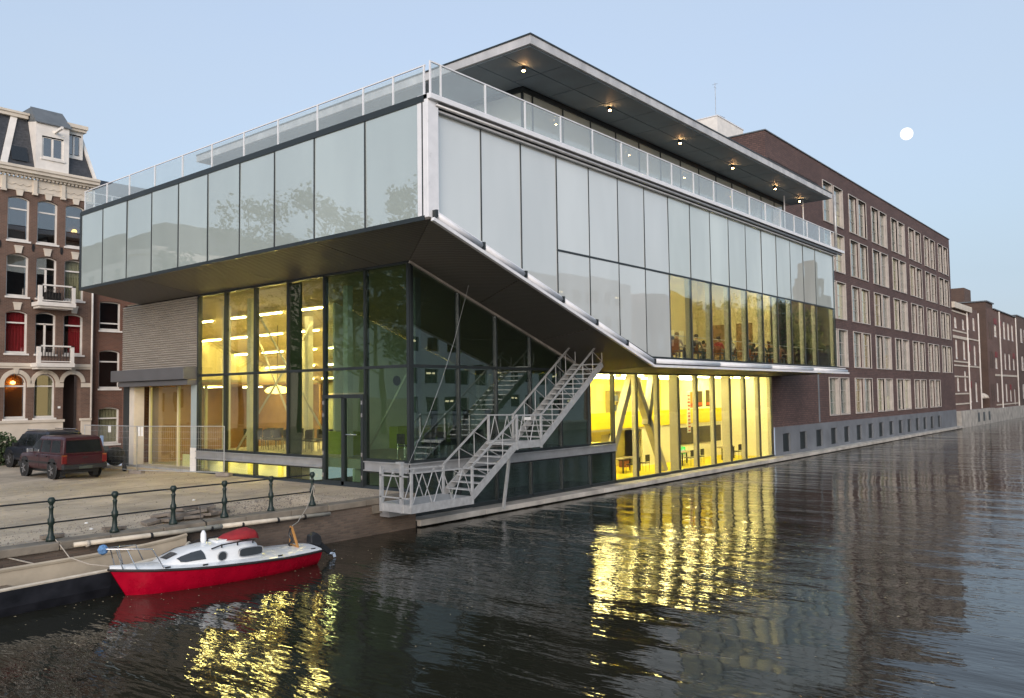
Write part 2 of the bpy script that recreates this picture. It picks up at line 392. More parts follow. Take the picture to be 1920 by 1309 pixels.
def thing(name, label, cat, loc=(0, 0, 0), group=None, rotz=0, world=True):
    """an Empty at the thing's base; with world=True its parts are given in world coordinates"""
    o = bpy.data.objects.new(name, None); col.objects.link(o); o.location = loc; o.rotation_euler = (0, 0, rotz)
    o.empty_display_size = .2
    if world: o['_w'] = 1
    return tag(o, label, cat, group)
def dup(root, loc, rotz=0, label=None, group=None):
    r = root.copy(); col.objects.link(r); r.location = loc; r.rotation_euler = (0, 0, rotz)
    if label: r['label'] = label
    if group: r['group'] = group
    for ch in list(root.children):
        c = ch.copy(); col.objects.link(c); c.parent = r
        for g in ch.children:
            d = g.copy(); col.objects.link(d); d.parent = c
    return r
def struct(o): o['kind'] = 'structure'; return o
def B1(name, box, m, parent, bevel=0): return MB().box(*box).build(name, m, parent, bevel=bevel)

class Wall:
    """a facade plane with openings; u runs along the wall, v is height, d is depth into the building"""
    def __init__(s, face, plane): s.face = face; s.p = plane
    def P(s, u, v, d=0): return (u, s.p+d, v) if s.face == 'y' else (s.p+d, u, v)
    def sheet(s, mb, u0, u1, v0, v1, holes, depth=.25, top=None, reveal=True):
        us = sorted({u0, u1, *[h[0] for h in holes], *[h[1] for h in holes]}); vs = sorted({v0, v1, *[h[2] for h in holes], *[h[3] for h in holes]})
        us = [u for u in us if u0 <= u <= u1]; vs = [v for v in vs if v0 <= v <= v1]
        for a, b in zip(us, us[1:]):
            for c, d in zip(vs, vs[1:]):
                mu, mv = (a+b)/2, (c+d)/2
                if any(h[0] < mu < h[1] and h[2] < mv < h[3] for h in holes): continue
                mb.quad(s.P(a, c), s.P(b, c), s.P(b, d), s.P(a, d))
        if reveal:
            for h in holes:
                a, b, c, d = h[:4]
                for q in (((a, c), (a, d)), ((b, d), (b, c)), ((a, d), (b, d)), ((b, c), (a, c))):
                    mb.quad(s.P(*q[0]), s.P(*q[0], depth), s.P(*q[1], depth), s.P(*q[1]))
        return mb
    def box(s, mb, u0, u1, v0, v1, d0, d1):
        a = s.P(u0, v0, d0); b = s.P(u1, v1, d1)
        return mb.box(min(a[0], b[0]), min(a[1], b[1]), min(a[2], b[2]), max(a[0], b[0]), max(a[1], b[1]), max(a[2], b[2]))
    def arch(s, mb, u0, u1, v, rise, d0, d1, t=.0, n=10, fill=True):
        """spandrel fill between a segmental arch (springing at v-rise, crown at v) and the flat head at v; or a ring of thickness t"""
        w = (u1-u0)/2; rr = (w*w+rise*rise)/(2*rise); c = v-rr; um = (u0+u1)/2
        a0 = math.asin(min(1, w/rr)); P = [(um+rr*math.sin(a0*(2*i/n-1)), c+rr*math.cos(a0*(2*i/n-1))) for i in range(n+1)]
        for i in range(n):
            (ua, va), (ub, vb) = P[i], P[i+1]
            if fill: q = [(ua, va), (ub, vb), (ub, v+.002), (ua, v+.002)]
            else:
                ra = (rr+t)/rr; q = [(ua, va), (ub, vb), (um+(ub-um)*ra, c+(vb-c)*ra), (um+(ua-um)*ra, c+(va-c)*ra)]
            vs = [s.P(*x, d0) for x in q]+[s.P(*x, d1) for x in q]
            mb.add(vs, [(3, 2, 1, 0), (4, 5, 6, 7), (0, 1, 5, 4), (1, 2, 6, 5), (2, 3, 7, 6), (3, 0, 4, 7)])
        return mb

# ================================================================== SETTING
WZ = -1.1
w_ = MB().quad((-400, -22, WZ), (900, -22, WZ), (900, 20.2, WZ), (-400, 20.2, WZ)).build('water', 'water'); struct(w_)
bed = MB().quad((-400, -23, -3), (900, -23, -3), (900, 21, -3), (-400, 21, -3)).build('canal_bed', 'dark_void'); struct(bed)
def hgt(x, y):
    h = .02*math.sin(x*1.7+y*.6)+.018*math.sin(y*2.3-x*.9)+.012*math.sin(x*4.1)*math.sin(y*3.3)
    h *= max(0, min(1, (y-20.5)/1.2))*max(0, min(1, (18.6-x)/1.0))
    for cx, cy, rx, ry, a in ((14.6, 21.3, 1.6, .55, .22), (13.0, 21.4, .9, .5, .15), (15.9, 21.2, .8, .4, .10), (9.3, 21.6, 1.3, .5, .08), (11.6, 21.9, 1.3, .7, .10)):
        h += a*math.exp(-((x-cx)/rx)**2-((y-cy)/ry)**2)*min(1, max(0, (y-20.42)/.35))
    return h
gx = [-900, -200, -60, -20, -5, 0]+[2+i*.16 for i in range(109)]
gy = [20.3+i*.12 for i in range(60)]+[27.6+i*.4 for i in range(36)]+[43, 60, 120, 400, 3000]
mb = MB(); mb.v = [(x, y, hgt(x, y) if 2 < x < 19.2 and y < 42 else 0) for y in gy for x in gx]
k = len(gx); mb.f = [(j*k+i, j*k+i+1, (j+1)*k+i+1, (j+1)*k+i) for j in range(len(gy)-1) for i in range(k-1)]
x1 = gx[-1]; o = len(mb.v)
mb.v += [(x1, 43, 0), (3000, 43, 0), (3000, 3000, 0), (x1, 3000, 0), (103, 20.7, -.02), (3000, 20.7, -.02), (3000, 43, 0), (103, 43, 0)]
mb.f += [(o, o+1, o+2, o+3), (o+4, o+5, o+6, o+7)]; mb.m = [0]*len(mb.f)
g_ = mb.build('ground', 'sand', smooth=True); struct(g_)
opp = MB().box(-900, -900, -2.5, 3000, -22, -.1).build('opposite_bank', 'sand'); struct(opp)

# quay wall with its row of coping stones
qw = thing('quay_wall', 'weathered brick quay wall with stone coping below the green railing', 'wall', (4, 20, -1.1))
MB().box(-60, 19.95, -2.2, 19.15, 20.6, -.14).build('brick_face', 'brick_quay', qw)
x = -8.0; cm = {}
while x < 18.9:
    L = random.choice([1.15, 1.3, 1.45]); L = min(L, 19.1-x)
    dz = random.uniform(-.012, .012); dy = random.uniform(-.012, .012)
    b = MB().box(x+.008, 19.88+dy, -.16, x+L-.008, 20.42, .03+dz).build('coping_stone', 'coping', qw, bevel=.02)
    x += L
B1('corner_block', (17.2, 19.84, -.42, 19.1, 19.875, -.17), 'coping', qw)
# ledge at the water in front of the building
lg = thing('water_ledge', 'pale concrete ledge running along the waterline below both buildings', 'ledge', (60, 20, -1.1))
B1('ledge_core', (19.2, 19.95, -1.9, 102, 20.48, -.90), 'dark_void', lg)
x = 19.2
while x < 102:
    L = min(random.uniform(3.0, 4.4), 102-x); dz = random.uniform(-.014, .014)
    MB().box(x+.01, 19.80+random.uniform(-.015, .015), -1.06, x+L-.01, 20.5, -.86+dz).build('ledge_stone', 'ledge_concrete', lg, bevel=.02); x += L

# ================================================================== GLASS BUILDING
gb = thing('glass_building', 'large modern glass building with cantilevered upper box and flat roof canopy over the canal', 'building', (19.5, 20.5, -1))
XB, YB = 16.67, 16.9          # outer planes of the raised box
ZT, ZB = 11.9, 8.28
# --- left face of the raised box
ys = [16.98, 19.52, 22.05, 24.27, 26.41, 28.56, 30.72, 32.85, 35.0, 37.25, 39.4]
for a, b in zip(ys, ys[1:]):
    MB().box(XB+.01, a+.025, 8.40, XB+.04, b-.025, 11.74).build('glass_panel', 'frosted', gb)
for y in ys: B1('mullion', (XB-.015, y-.025, 8.38, XB+.075, y+.025, 11.76), 'dark_frame', gb)
B1('top_frame', (XB-.03, YB, 11.74, XB+.25, 39.45, 11.94), 'dark_frame', gb)
B1('bottom_frame', (XB-.03, YB, 8.27, XB+.22, 39.45, 8.40), 'dark_frame', gb)
B1('box_backing', (XB+.12, 17.3, 8.40, XB+.2, 39.3, 11.74), 'pale_wall', gb)
B1('end_wall', (XB, 39.42, 8.28, 52, 39.6, 11.9), 'dark_frame', gb)
# --- canal face of the raised box
def zf(x): return max(4.69, 8.46-(x-17.13)*.3067)
xs = [17.2]+[19.25+2*i for i in range(6)]+[31.25+1.97*i for i in range(11)]
xs[-1] = 52.1
YG = 17.02
for a, b in zip(xs, xs[1:]):
    mname = 'glass_rest' if a > 31 else 'frosted_canal'
    a2, b2 = a+.022, b-.022
    if a > 23:
        pts = [(a2, zf(a2)), (b2, zf(b2)), (b2, 8.215), (a2, 8.215)]
        if a2 < 29.42 < b2-.1: pts = [(a2, zf(a2)), (29.42, 4.69), (b2, 4.69), (b2, 8.215), (a2, 8.215)]
        MB().prism(pts, 'y', YG, YG+.025).build('glass_panel', mname, gb)
        MB().box(a2, YG, 8.285, b2, YG+.025, 11.58).build('glass_panel', 'rest_upper' if a > 31 else mname, gb)
    else:
        MB().prism([(a2, zf(a2)), (b2, zf(b2)), (b2, 11.58), (a2, 11.58)], 'y', YG, YG+.025).build('glass_panel', mname, gb)
for x in xs: B1('mullion', (x-.022, YG-.02, zf(x)-.02, x+.022, YG+.07, 11.6), 'dark_frame', gb)
B1('transom', (23.23, YG-.025, 8.215, 52.1, YG+.06, 8.285), 'dark_frame', gb)
B1('corner_post', (XB-.01, YB-.14, 8.34, 17.12, YB+.3, 11.97), 'white_metal', gb, .02)
B1('corner_frame', (17.12, YB+.02, 8.3, 17.2, YB+.2, 11.7), 'dark_frame', gb)
# head of the canal face: white fascia, dark slot, thin white rail
B1('fascia', (16.66, YB-.26, 11.80, 53.3, YB+.2, 11.965), 'white_metal', gb, .015)
B1('dark_slot', (17.12, YB+.0, 11.64, 52.6, YB+.15, 11.80), 'dark_frame', gb)
MB().tube((17.0, YB-.14, 11.70), (53.0, YB-.14, 11.70), .055).build('blind_roller', 'steel_grey', gb, smooth=True)
B1('head_rail', (17.12, YB-.04, 11.575, 52.6, YB+.10, 11.63), 'white_metal', gb)
# lower edge: dark band, white half-round bars between brackets, outer lip
P0, P1, P2 = Vector((16.72, 0, 8.30)), Vector((29.12, 0, 4.32)), Vector((53.2, 0, 4.32))
Q0, Q1, Q2 = Vector((17.13, 0, 8.45)), Vector((29.42, 0, 4.69)), Vector((52.2, 0, 4.69))
MB().prism([(16.95, 8.30), (29.20, 4.42), (29.42, 4.69), (17.13, 8.46)], 'y', YB-.02, YB+.17).prism([(29.20, 4.42), (52.2, 4.42), (52.2, 4.69), (29.42, 4.69)], 'y', YB-.02, YB+.17).build('sill_band', 'dark_frame', gb)
def lip(A, B_, name, offz, y0, w, h, m, gap=0, n=1, rnd=False):
    for i in range(n):
        a = A.lerp(B_, (i+gap/2)/n); b = A.lerp(B_, (i+1-gap/2)/n)
        p, q = (a.x, y0, a.z+offz), (b.x, y0, b.z+offz)
        (MB().tube(p, q, h/2, 10) if rnd else MB().bar(p, q, w, h)).build(name, m, gb, smooth=rnd)
lip(P0+Vector((.15, 0, .06)), P1+Vector((.1, 0, .06)), 'blind_tube', .09, YB-.18, .2, .19, 'white_metal', .035, 6, True)
lip(P1+Vector((.1, 0, .06)), P2, 'blind_tube', .10, YB-.18, .2, .17, 'white_metal', .01, 4, True)
lip(P0, P1, 'outer_lip', -.03, YB-.26, .12, .10, 'white_metal')
lip(P1, P2, 'outer_lip', -.03, YB-.26, .12, .10, 'white_metal')
lip(P0+Vector((.25, 0, 0)), P1+Vector((.14, 0, 0)), 'upper_lip', .25, YB-.14, .05, .05, 'white_metal')
lip(P1+Vector((.14, 0, 0)), P2-Vector((.2, 0, 0)), 'upper_lip', .25, YB-.14, .05, .05, 'white_metal')
for i in range(7):
    a = (P0+Vector((.15, 0, .06))).lerp(P1+Vector((.1, 0, .06)), i/6)
    B1('bracket', (a.x-.04, YB-.30, a.z-.02, a.x+.04, YB-.02, a.z+.2), 'dark_frame', gb)
# --- ribbed soffit below the box: three sloping fields
A, Bk, C_ = (XB, YB-.2, 8.275), (29.12, YB-.2, 4.28), (52.2, YB-.2, 4.28)
D, E_, F_ = (19.48, 20.55, 7.83), (30.3, 20.55, 4.17), (52.2, 20.55, 4.17)
def slab(name, pts, t, m):
    k = len(pts); MB().add(list(pts)+[(p[0], p[1], p[2]+t) for p in pts], [tuple(range(k)), tuple(range(2*k-1, k-1, -1))]+[(i, (i+1) % k, (i+1) % k+k, i+k) for i in range(k)]).build(name, m, gb)
mid = lambda p, q, t: tuple(Vector(p).lerp(Vector(q), t))
# left field in bays with narrow joints
yb = [16.9, 22.0, 28.0, 34.0, 39.45]
for a, b in zip(yb, yb[1:]):
    a_, b_ = a+.015, b-.015
    def inner(y): return (19.48, max(y, 20.55), 7.83)
    if a == 16.9: slab('soffit_field', [A, (XB, b_, 8.275), (19.48, b_, 7.83), D], .06, 'soffit_ribs')
    else: slab('soffit_field', [(XB, a_, 8.275), (XB, b_, 8.275), (19.48, b_, 7.83), (19.48, a_, 7.83)], .06, 'soffit_ribs')
for t0, t1 in ((0, .33), (.33, .67), (.67, 1)):
    slab('soffit_field', [mid(A, Bk, t0+.002), mid(A, Bk, t1-.002), mid(D, E_, t1-.002), mid(D, E_, t0+.002)], .06, 'soffit_ribs')
slab('soffit_field', [Bk, C_, F_, E_], .06, 'soffit_ribs')
slab('soffit_core', [(XB+.1, YB, 8.38), (XB+.1, 39.4, 8.38), (19.6, 39.4, 7.95), (19.6, 20.6, 7.95)], .05, 'dark_void')
# edge trim along the ground-floor glass head
MB().bar((19.46, 20.50, 7.80), (30.3, 20.50, 4.12), .10, .10).build('glass_head', 'concrete', gb)
B1('glass_head', (30.3, 20.45, 4.10, 50.7, 20.55, 4.165), 'dark_frame', gb)
# --- box roof and terrace
B1('roof_terrace', (XB+.25, YB+.2, 11.78, 52.1, 39.4, 11.93), 'concrete', gb)
B1('terrace_end', (52.15, YB+.1, 4.4, 52.25, 20.4, 11.9), 'glass_dark', gb)

# --- ground floor, square side
XG, YGF = 19.5, 20.55
ym = [20.57, 22.85, 25.18, 27.45, 29.71, 31.93, 34.08]
def paneX(y0, y1, z0, z1, m): MB().box(XG+.02, y0+.03, z0, XG+.045, y1-.03, z1).build('glass_pane', m, gb)
for i, (a, b) in enumerate(zip(ym, ym[1:])):
    mu = 'glass_lit' if i >= 2 else 'glass_side'
    if i == 1: paneX(a, b, 3.36, 4.19, 'glass_side')
    else:
        paneX(a, b, 1.02, 4.19, mu)
        paneX(a, b, .08, .56, mu)
    if i == 2:   # bay with a clear strip beside an opaque dark strip
        B1('dark_strip', (XG+.06, b-.78, .1, XG+.09, b-.04, 7.7), 'green_iron', gb)
    paneX(a, b, 4.29, 7.76, mu)
for y in ym: B1('mullion', (XG-.05, y-.035, 0.0, XG+.16, y+.035, 7.82), 'dark_frame', gb)
B1('transom', (XG-.04, 20.57, 4.19, XG+.15, 34.08, 4.29), 'dark_frame', gb)
B1('head_frame', (XG-.05, 20.53, 7.75, XG+.15, 34.1, 7.86), 'dark_frame', gb)
B1('base_frame', (XG-.06, 20.53, -.05, XG+.12, 34.1, .08), 'dark_frame', gb)
for a, b in ((20.57, 22.82), (25.2, 34.08)):
    mbb = MB(); mbb.box(XG-.14, a, .60, XG-.02, b, .64).box(XG-.14, a, .90, XG-.02, b, .94).box(XG-.07, a, .64, XG-.04, b, .90)
    mbb.build('steel_beam', 'steel_grey', gb)
    B1('beam_dark_strip', (XG-.03, a, .94, XG+.1, b, 1.03), 'dark_frame', gb); B1('beam_dark_strip', (XG-.03, a, .54, XG+.1, b, .62), 'dark_frame', gb)  # solid dark strips above and below the beam
# double glass door
dr = MB()
for a, b, c, d in ((22.86, 23.0, 0.02, 3.3), (25.04, 25.18, 0.02, 3.3), (23.94, 24.08, .02, 3.2), (23.0, 25.04, 3.16, 3.3), (23.0, 25.04, .02, .16)):
    dr.box(XG-.10, a, c, XG+.06, b, d)
door = dr.build('entrance_door', 'dark_frame', gb)
for a, b in ((23.0, 23.94), (24.08, 25.04)): MB().box(XG-.03, a, .16, XG-.01, b, 3.16).build('glass_pane', 'glass_side', door)
for y in (22.93, 25.11):
    for z in (.35, 1.15, 2.55, 3.0): MB().box(XG-.125, y-.03, z-.07, XG-.10, y+.03, z+.07).build('hinge', 'chrome', door)
MB().tube((XG-.14, 23.2, 1.85), (XG-.14, 23.75, 1.85), .018).build('handle', 'chrome', door)
# --- ground floor, canal side
xm = [19.53, 21.92, 24.0, 26.1, 28.17, 30.27, 32.2]
def ztop(x): return 7.80-(x-19.48)*(7.83-4.17)/(30.3-19.48) if x < 30.3 else 4.12
def paneY(pts, m, nm='glass_pane'): MB().prism(pts, 'y', YGF+.02, YGF+.045).build(nm, m, gb)
for a, b in zip(xm, xm[1:]):
    a2, b2 = a+.03, b-.03
    last = a > 30
    mm = 'glass_hall' if last else 'glass_dark'
    paneY([(a2, 1.02), (b2, 1.02), (b2, min(4.19, ztop(b2)-.06)), (a2, min(4.19, ztop(a2)-.06))], mm)
    if ztop(b2) > 4.5: paneY([(a2, 4.29), (b2, 4.29), (b2, ztop(b2)-.05), (a2, ztop(a2)-.05)], mm)
    elif ztop(a2) > 4.4: paneY([(a2, 4.29), (a2+(ztop(a2)-4.34)/.3383, 4.29), (a2, ztop(a2)-.05)], mm)
    paneY([(a2, -.74), (b2, -.74), (b2, .54), (a2, .54)], 'glass_dark')
for x in xm: B1('mullion', (x-.035, YGF-.05, -.82, x+.035, YGF+.16, ztop(x)), 'dark_frame', gb)
B1('transom', (19.53, YGF-.04, 4.19, 29.9, YGF+.14, 4.29), 'dark_frame', gb)
mbb = MB(); mbb.box(XG-.14, YGF-.16, .60, 32.2, YGF-.03, .64).box(XG-.14, YGF-.16, .90, 32.2, YGF-.03, .94).box(XG-.07, YGF-.09, .64, 32.2, YGF-.06, .90)
mbb.build('steel_beam', 'steel_grey', gb)
B1('beam_dark_strip', (XG, YGF-.03, .94, 32.2, YGF+.1, 1.03), 'dark_frame', gb); B1('beam_dark_strip', (XG, YGF-.03, .53, 32.2, YGF+.1, .62), 'dark_frame', gb)  # same dark strips along the canal-side beam
B1('base_frame', (19.45, YGF-.05, -.90, 50.7, YGF+.12, -.74), 'dark_frame', gb)
# tall yellow-lit hall
xh = [32.25, 34.3, 36.38, 38.46, 40.52, 42.56, 44.6, 46.63, 48.7, 50.55]
for a, b in zip(xh, xh[1:]): paneY([(a+.025, -.72), (b-.025, -.72), (b-.025, 4.08), (a+.025, 4.08)], 'glass_hall')
for x in xh: B1('mullion', (x-.025, YGF-.03, -.80, x+.025, YGF+.06, 4.1), 'dark_frame', gb)
for i, x in enumerate(xh[1:]): B1('fin', (x-.05, YGF+.08, -.85, x+.05, YGF+(.55 if i in (2, 5) else .28), 4.12), 'fin_grey', gb)
for (xa, za), (xb_, zb) in (((32.9, -.85), (35.5, 4.1)), ((35.7, 4.1), (38.6, -.85)), ((36.9, 1.6), (37.6, 4.1))):
    MB().bar((xa, 21.6, za), (xb_, 21.6, zb), .34, .34, (0, 1, 0)).build('brace', 'fin_grey', gb)
# interior of the hall
B1('hall_floor', (32.34, 20.7, -.98, 50.6, 28.4, -.86), 'yellow_panel', gb)
B1('hall_back_wall', (30.35, 28.4, -.9, 50.7, 28.55, 4.16), 'yellow_wall', gb)
B1('hall_side_wall', (50.58, 20.68, -.9, 50.72, 28.4, 4.16), 'pale_wall', gb)
B1('hall_side_wall', (30.30, 20.68, 1.0, 30.35, 28.4, 4.1), 'yellow_wall', gb)
B1('hall_partition', (32.26, 20.7, -.9, 32.34, 28.4, .95), 'hall_wall', gb)
B1('hall_floor', (30.3, 20.7, .64, 32.34, 28.4, .96), 'yellow_panel', gb)
B1('hall_ceiling', (30.3, 20.6, 4.17, 52, 28.5, 4.27), 'pale_wall', gb)
B1('mezzanine_floor', (33, 24.0, 1.22, 50.58, 28.4, 1.42), 'pale_wall', gb)
B1('mezzanine_parapet', (33, 23.92, 1.34, 50.58, 23.98, 2.2), 'yellow_panel', gb)
B1('lower_wall', (40.6, 24.02, -.86, 50.58, 24.12, 1.22), 'pale_wall', gb)
B1('lower_wall', (33, 25.2, -.86, 40.6, 25.3, 1.22), 'yellow_wall', gb)
for x in (36, 41.5, 46): B1('hall_column', (x-.14, 24.6, -.86, x+.14, 24.9, 4.16), 'pale_wall', gb)
for xa, xb_ in ((34.6, 35.5), (38.2, 39.2)): B1('hall_door', (xa, 25.15, -.85, xb_, 25.19, .95), 'hall_warm', gb)
# --- shuttered entrance at the far end of the square side
SY0, SY1 = 34.12, 41.1
k = 30
for i in range(k):
    z0 = 4.62+(7.80-4.62)*i/k; h = (7.80-4.62)/k
    MB().prism([(XG-.03, z0+.006), (XG-.085, z0+h*.5), (XG-.03, z0+h-.006), (XG+.02, z0+h*.5)], 'y', SY0+.05, SY1).build('shutter_slat', 'shutter', gb)
B1('shutter_back', (XG+.03, SY0, 4.5, XG+.1, SY1, 7.85), 'dark_void', gb)
B1('roller_box', (18.82, SY0+.02, 4.08, XG-.02, 41.0, 4.62), 'roller_box', gb, .02)
B1('roller_guide', (19.0, SY0+.02, 3.84, XG-.02, 40.6, 4.06), 'roller_box', gb)
B1('entrance_pier', (XG-.04, 34.12, 0, XG+.2, 34.62, 3.84), 'frosted', gb)
B1('pier_foot', (XG-.07, 34.14, 0, XG-.045, 34.6, 1.05), 'white_paint', gb)
B1('dark_jamb', (XG-.03, 40.45, 0, XG+.6, 41.0, 3.84), 'dark_frame', gb)
B1('pale_jamb', (XG+.0, 39.95, 0, XG+.5, 40.44, 3.84), 'cream_paint', gb)
B1('entrance_floor', (XG, 34.62, -.04, 22.2, 41, .06), 'concrete', gb)
for a, b in ((34.7, 37.0), (37.1, 39.7)): MB().box(20.2, a, .1, 20.23, b, 3.8).build('glass_pane', 'glass_lit', gb)
for y in (34.65, 37.05, 39.72): B1('door_post', (20.15, y-.04, .06, 20.28, y+.04, 3.84), 'hall_warm', gb)
B1('entrance_ceiling', (XG, 34.1, 3.86, 26, 41.1, 3.95), 'lobby', gb)
B1('lobby_wall', (26, 34.0, 0, 26.1, 41.1, 3.9), 'lobby', gb)
B1('lobby_side', (21.0, 40.45, 0, 26, 41.0, 3.9), 'lobby', gb)
B1('lobby_floor', (22.2, 34.62, -.04, 26, 41, .05), 'lobby', gb)
B1('gable_wall', (XG, 41.02, -.05, 40, 41.16, 7.9), 'brick_plain', gb)
B1('picture_panel', (25.9, 35.4, 1.0, 25.95, 36.3, 2.5), 'print_orange', gb)
# --- hall behind the square side
def zc(x): return 7.82-(x-19.5)*.3385
B1('floor_slab', (19.62, 20.7, .62, 30.3, 34.0, .96), 'hall_floor', gb)
B1('floor_slab', (26.1, 34.0, .62, 32, 41.0, .96), 'hall_floor', gb)
B1('upper_floor', (19.62, 34.1, 3.96, 26, 41.0, 4.06), 'hall_dim', gb)
slab('sloping_ceiling', [(19.62, 20.66, 7.84), (30.35, 20.66, 4.20), (30.35, 41, 4.20), (19.62, 41, 7.84)], .08, 'hall_ceiling')
MB().prism([(21.6, .96), (30.3, .96), (30.3, zc(30.3)-.005), (21.6, zc(21.6)-.005)], 'y', 27.2, 27.32).build('partition_wall', 'hall_wall', gb)
B1('back_wall', (30.2, 20.7, .96, 30.29, 27.2, 4.2), 'hall_wall', gb)
B1('back_wall', (31.6, 27.3, .96, 31.7, 41, 4.3), 'hall_warm', gb)
B1('low_ceiling', (30.35, 28.6, 4.2, 32, 41, 4.3), 'hall_ceiling', gb)
B1('end_wall_inside', (19.62, 40.9, 4.06, 32, 40.98, 7.8), 'hall_dim', gb)
for (x, y) in ((20.6, 33.6), (20.3, 31.2), (22.4, 30.0), (24.8, 33.5), (25.0, 29.0), (20.5, 21.3), (20.4, 24.9)):
    B1('column', (x-.13, y-.13, .96, x+.13, y+.13, zc(x+.13)-.01), 'fin_grey', gb)
for p, q in (((20.5, 32.6, .96), (22.3, 29.6, 6.5)), ((20.3, 30.8, 6.9), (21.9, 27.6, .96)), ((22.2, 34.0, 6.6), (22.2, 30.2, .96)), ((20.6, 24.2, .96), (20.6, 21.4, 4.6))):
    MB().tube(p, q, .045, 8).build('tie_rod', 'fin_grey', gb, smooth=True)
for y, z in ((22.4, 3.9), (24.6, 3.9)): MB().lathe([(.22, 0), (.22, .05)], (25.0, 27.18, z), 16, 'y').build('wall_vent', 'dark_frame', gb)
B1('lime_counter', (24.5, 26.6, .96, 28.5, 27.15, 1.9), 'lime', gb)
B1('lime_counter', (20.9, 25.2, .96, 21.5, 26.9, 1.85), 'lime', gb)
# basement strip
B1('basement_floor', (19.6, 20.7, -1.0, 32.3, 34, -.9), 'concrete', gb)
B1('basement_wall', (20.4, 27.5, -.9, 20.5, 37.0, .62), 'pale_wall', gb)
for y_ in (29.0, 31.2, 33.0): B1('basement_pier', (20.3, y_, -.9, 20.39, y_+.25, .6), 'yellow_wall', gb)
B1('basement_wall', (19.62, 27.4, -.9, 20.5, 27.49, .62), 'pale_wall', gb)
B1('basement_wall', (19.62, 23.6, -.9, 32.3, 23.7, .6), 'hall_wall', gb)
# --- restaurant behind the right half of the box
B1('restaurant_floor', (31.0, 17.2, 4.5, 52.1, 20.46, 4.72), 'hall_floor', gb); B1('restaurant_floor', (31.0, 20.46, 4.5, 50.5, 25.4, 4.72), 'hall_floor', gb)
B1('restaurant_back', (31.0, 25.4, 4.7, 46.4, 25.5, 11.7), 'rest_wall', gb)
B1('restaurant_back', (46.4, 25.4, 4.7, 50.5, 25.5, 11.7), 'rest_wall', gb)
B1('restaurant_end', (50.42, 20.47, 4.7, 50.58, 25.4, 11.7), 'rest_wall', gb)
for y_ in (21.6, 23.4): B1('wall_panel', (50.38, y_, 4.9, 50.415, y_+1.1, 7.6), 'lobby', gb)
B1('restaurant_side', (31.0, 17.2, 4.7, 31.1, 25.4, 11.7), 'rest_wall', gb)
B1('restaurant_ceiling', (31.0, 17.2, 11.62, 52.1, 25.4, 11.72), 'rest_ceiling', gb)
for x in xs[8:]: B1('fin', (x-.04, YG+.1, 4.72, x+.04, YG+.30, 11.6), 'fin_grey', gb)
MB().tube((31.3, 17.75, 5.75), (52, 17.75, 5.75), .02).build('inner_rail', 'alu', gb)
for x in (33.4, 37.3, 41.3, 45.2): B1('warm_pilaster', (x-.3, 25.2, 4.72, x+.3, 25.39, 11.6), 'hall_warm', gb)
# --- penthouse and canopy
PX, PY = 24.4, 19.4
px_ = [24.4, 25.0]+[27.0+2.0*i for i in range(12)]+[50.4]
for a, b in zip(px_, px_[1:]): MB().box(a+.03, PY, 11.95, b-.03, PY+.03, 14.82).build('glass_panel', 'pent_glass', gb)
for x in px_: B1('mullion', (x-.03, PY-.04, 11.95, x+.03, PY+.06, 14.9), 'dark_frame', gb)
for a, b in zip([19.4, 22, 25, 28, 31, 34], [22, 25, 28, 31, 34, 37]): MB().box(PX, a+.03, 11.95, PX+.03, b-.03, 14.82).build('glass_panel', 'pent_glass', gb)
B1('head_frame', (PX-.06, PY-.08, 14.80, 50.4, PY+.1, 15.0), 'dark_frame', gb)
B1('head_frame', (PX-.08, PY+.1, 14.80, PX+.1, 37, 15.0), 'dark_frame', gb)
B1('penthouse_core', (PX+.8, PY+1.6, 11.95, 50.3, 36.8, 14.95), 'rest_ceiling', gb)
CX0, CX1, CY0, CY1 = 21.55, 51.6, 16.75, 38.0
B1('roof_canopy', (CX0, CY0, 15.03, CX1, CY1, 15.33), 'zinc', gb)
B1('roof_edge', (CX0-.03, CY0-.03, 15.33, CX1+.03, CY1, 15.385), 'dark_frame', gb)
jx = [CX0+.1+(CX1-CX0-.2)*i/14 for i in range(15)]
for a, b in zip(jx, jx[1:]):
    for c, d in ((CY0+.1, 18.05), (18.05, PY-.1)): MB().box(a+.018, c+.018, 14.99, b-.018, d-.018, 15.03).build('canopy_soffit_panel', 'soffit_panel', gb)
jy = [PY-.1+3.05*i for i in range(7)]
for a, b in zip(jy, jy[1:]): MB().box(CX0+.12, a+.018, 14.99, PX-.1, min(b, 37.9)-.018, 15.03).build('canopy_soffit_panel', 'soffit_panel', gb)
# --- roof-terrace balustrade
def post(p, h, m='white_metal', w=.025): B1('baluster', (p[0]-w, p[1]-w, p[2], p[0]+w, p[1]+w, p[2]+h), m, gb)
bl = [17.0, 18.32, 19.7, 22.0, 24.2, 26.3, 28.45, 30.6, 32.8, 35.0, 37.1, 39.3]
for y in bl: post((XB+.1, y, 11.94), .93)
for a, b in zip(bl, bl[1:]): MB().box(XB+.09, a+.04, 11.99, XB+.102, b-.04, 12.80).build('rail_glass', 'glass_rail', gb)
MB().bar((XB+.1, 16.95, 12.87), (XB+.1, 39.32, 12.87), .045, .035).build('handrail', 'white_metal', gb)
MB().bar((XB+.1, 39.3, 12.87), (20.5, 39.3, 12.87), .045, .035).build('handrail', 'white_metal', gb)
MB().bar((XB+.1, 39.3, 12.4), (20.5, 39.3, 12.4), .03, .03).build('mid_rail', 'white_metal', gb)
for x in (18.0, 19.3, 20.5): post((x, 39.3, 11.94), .93)
br = [16.82, 17.25]+[19.25+2*i for i in range(17)]
for x in br: post((x, YB-.1, 11.965), 1.0)
for a, b in zip(br, br[1:]): MB().box(a+.03, YB-.106, 12.02, b-.03, YB-.094, 12.93).build('rail_glass', 'glass_rail', gb)
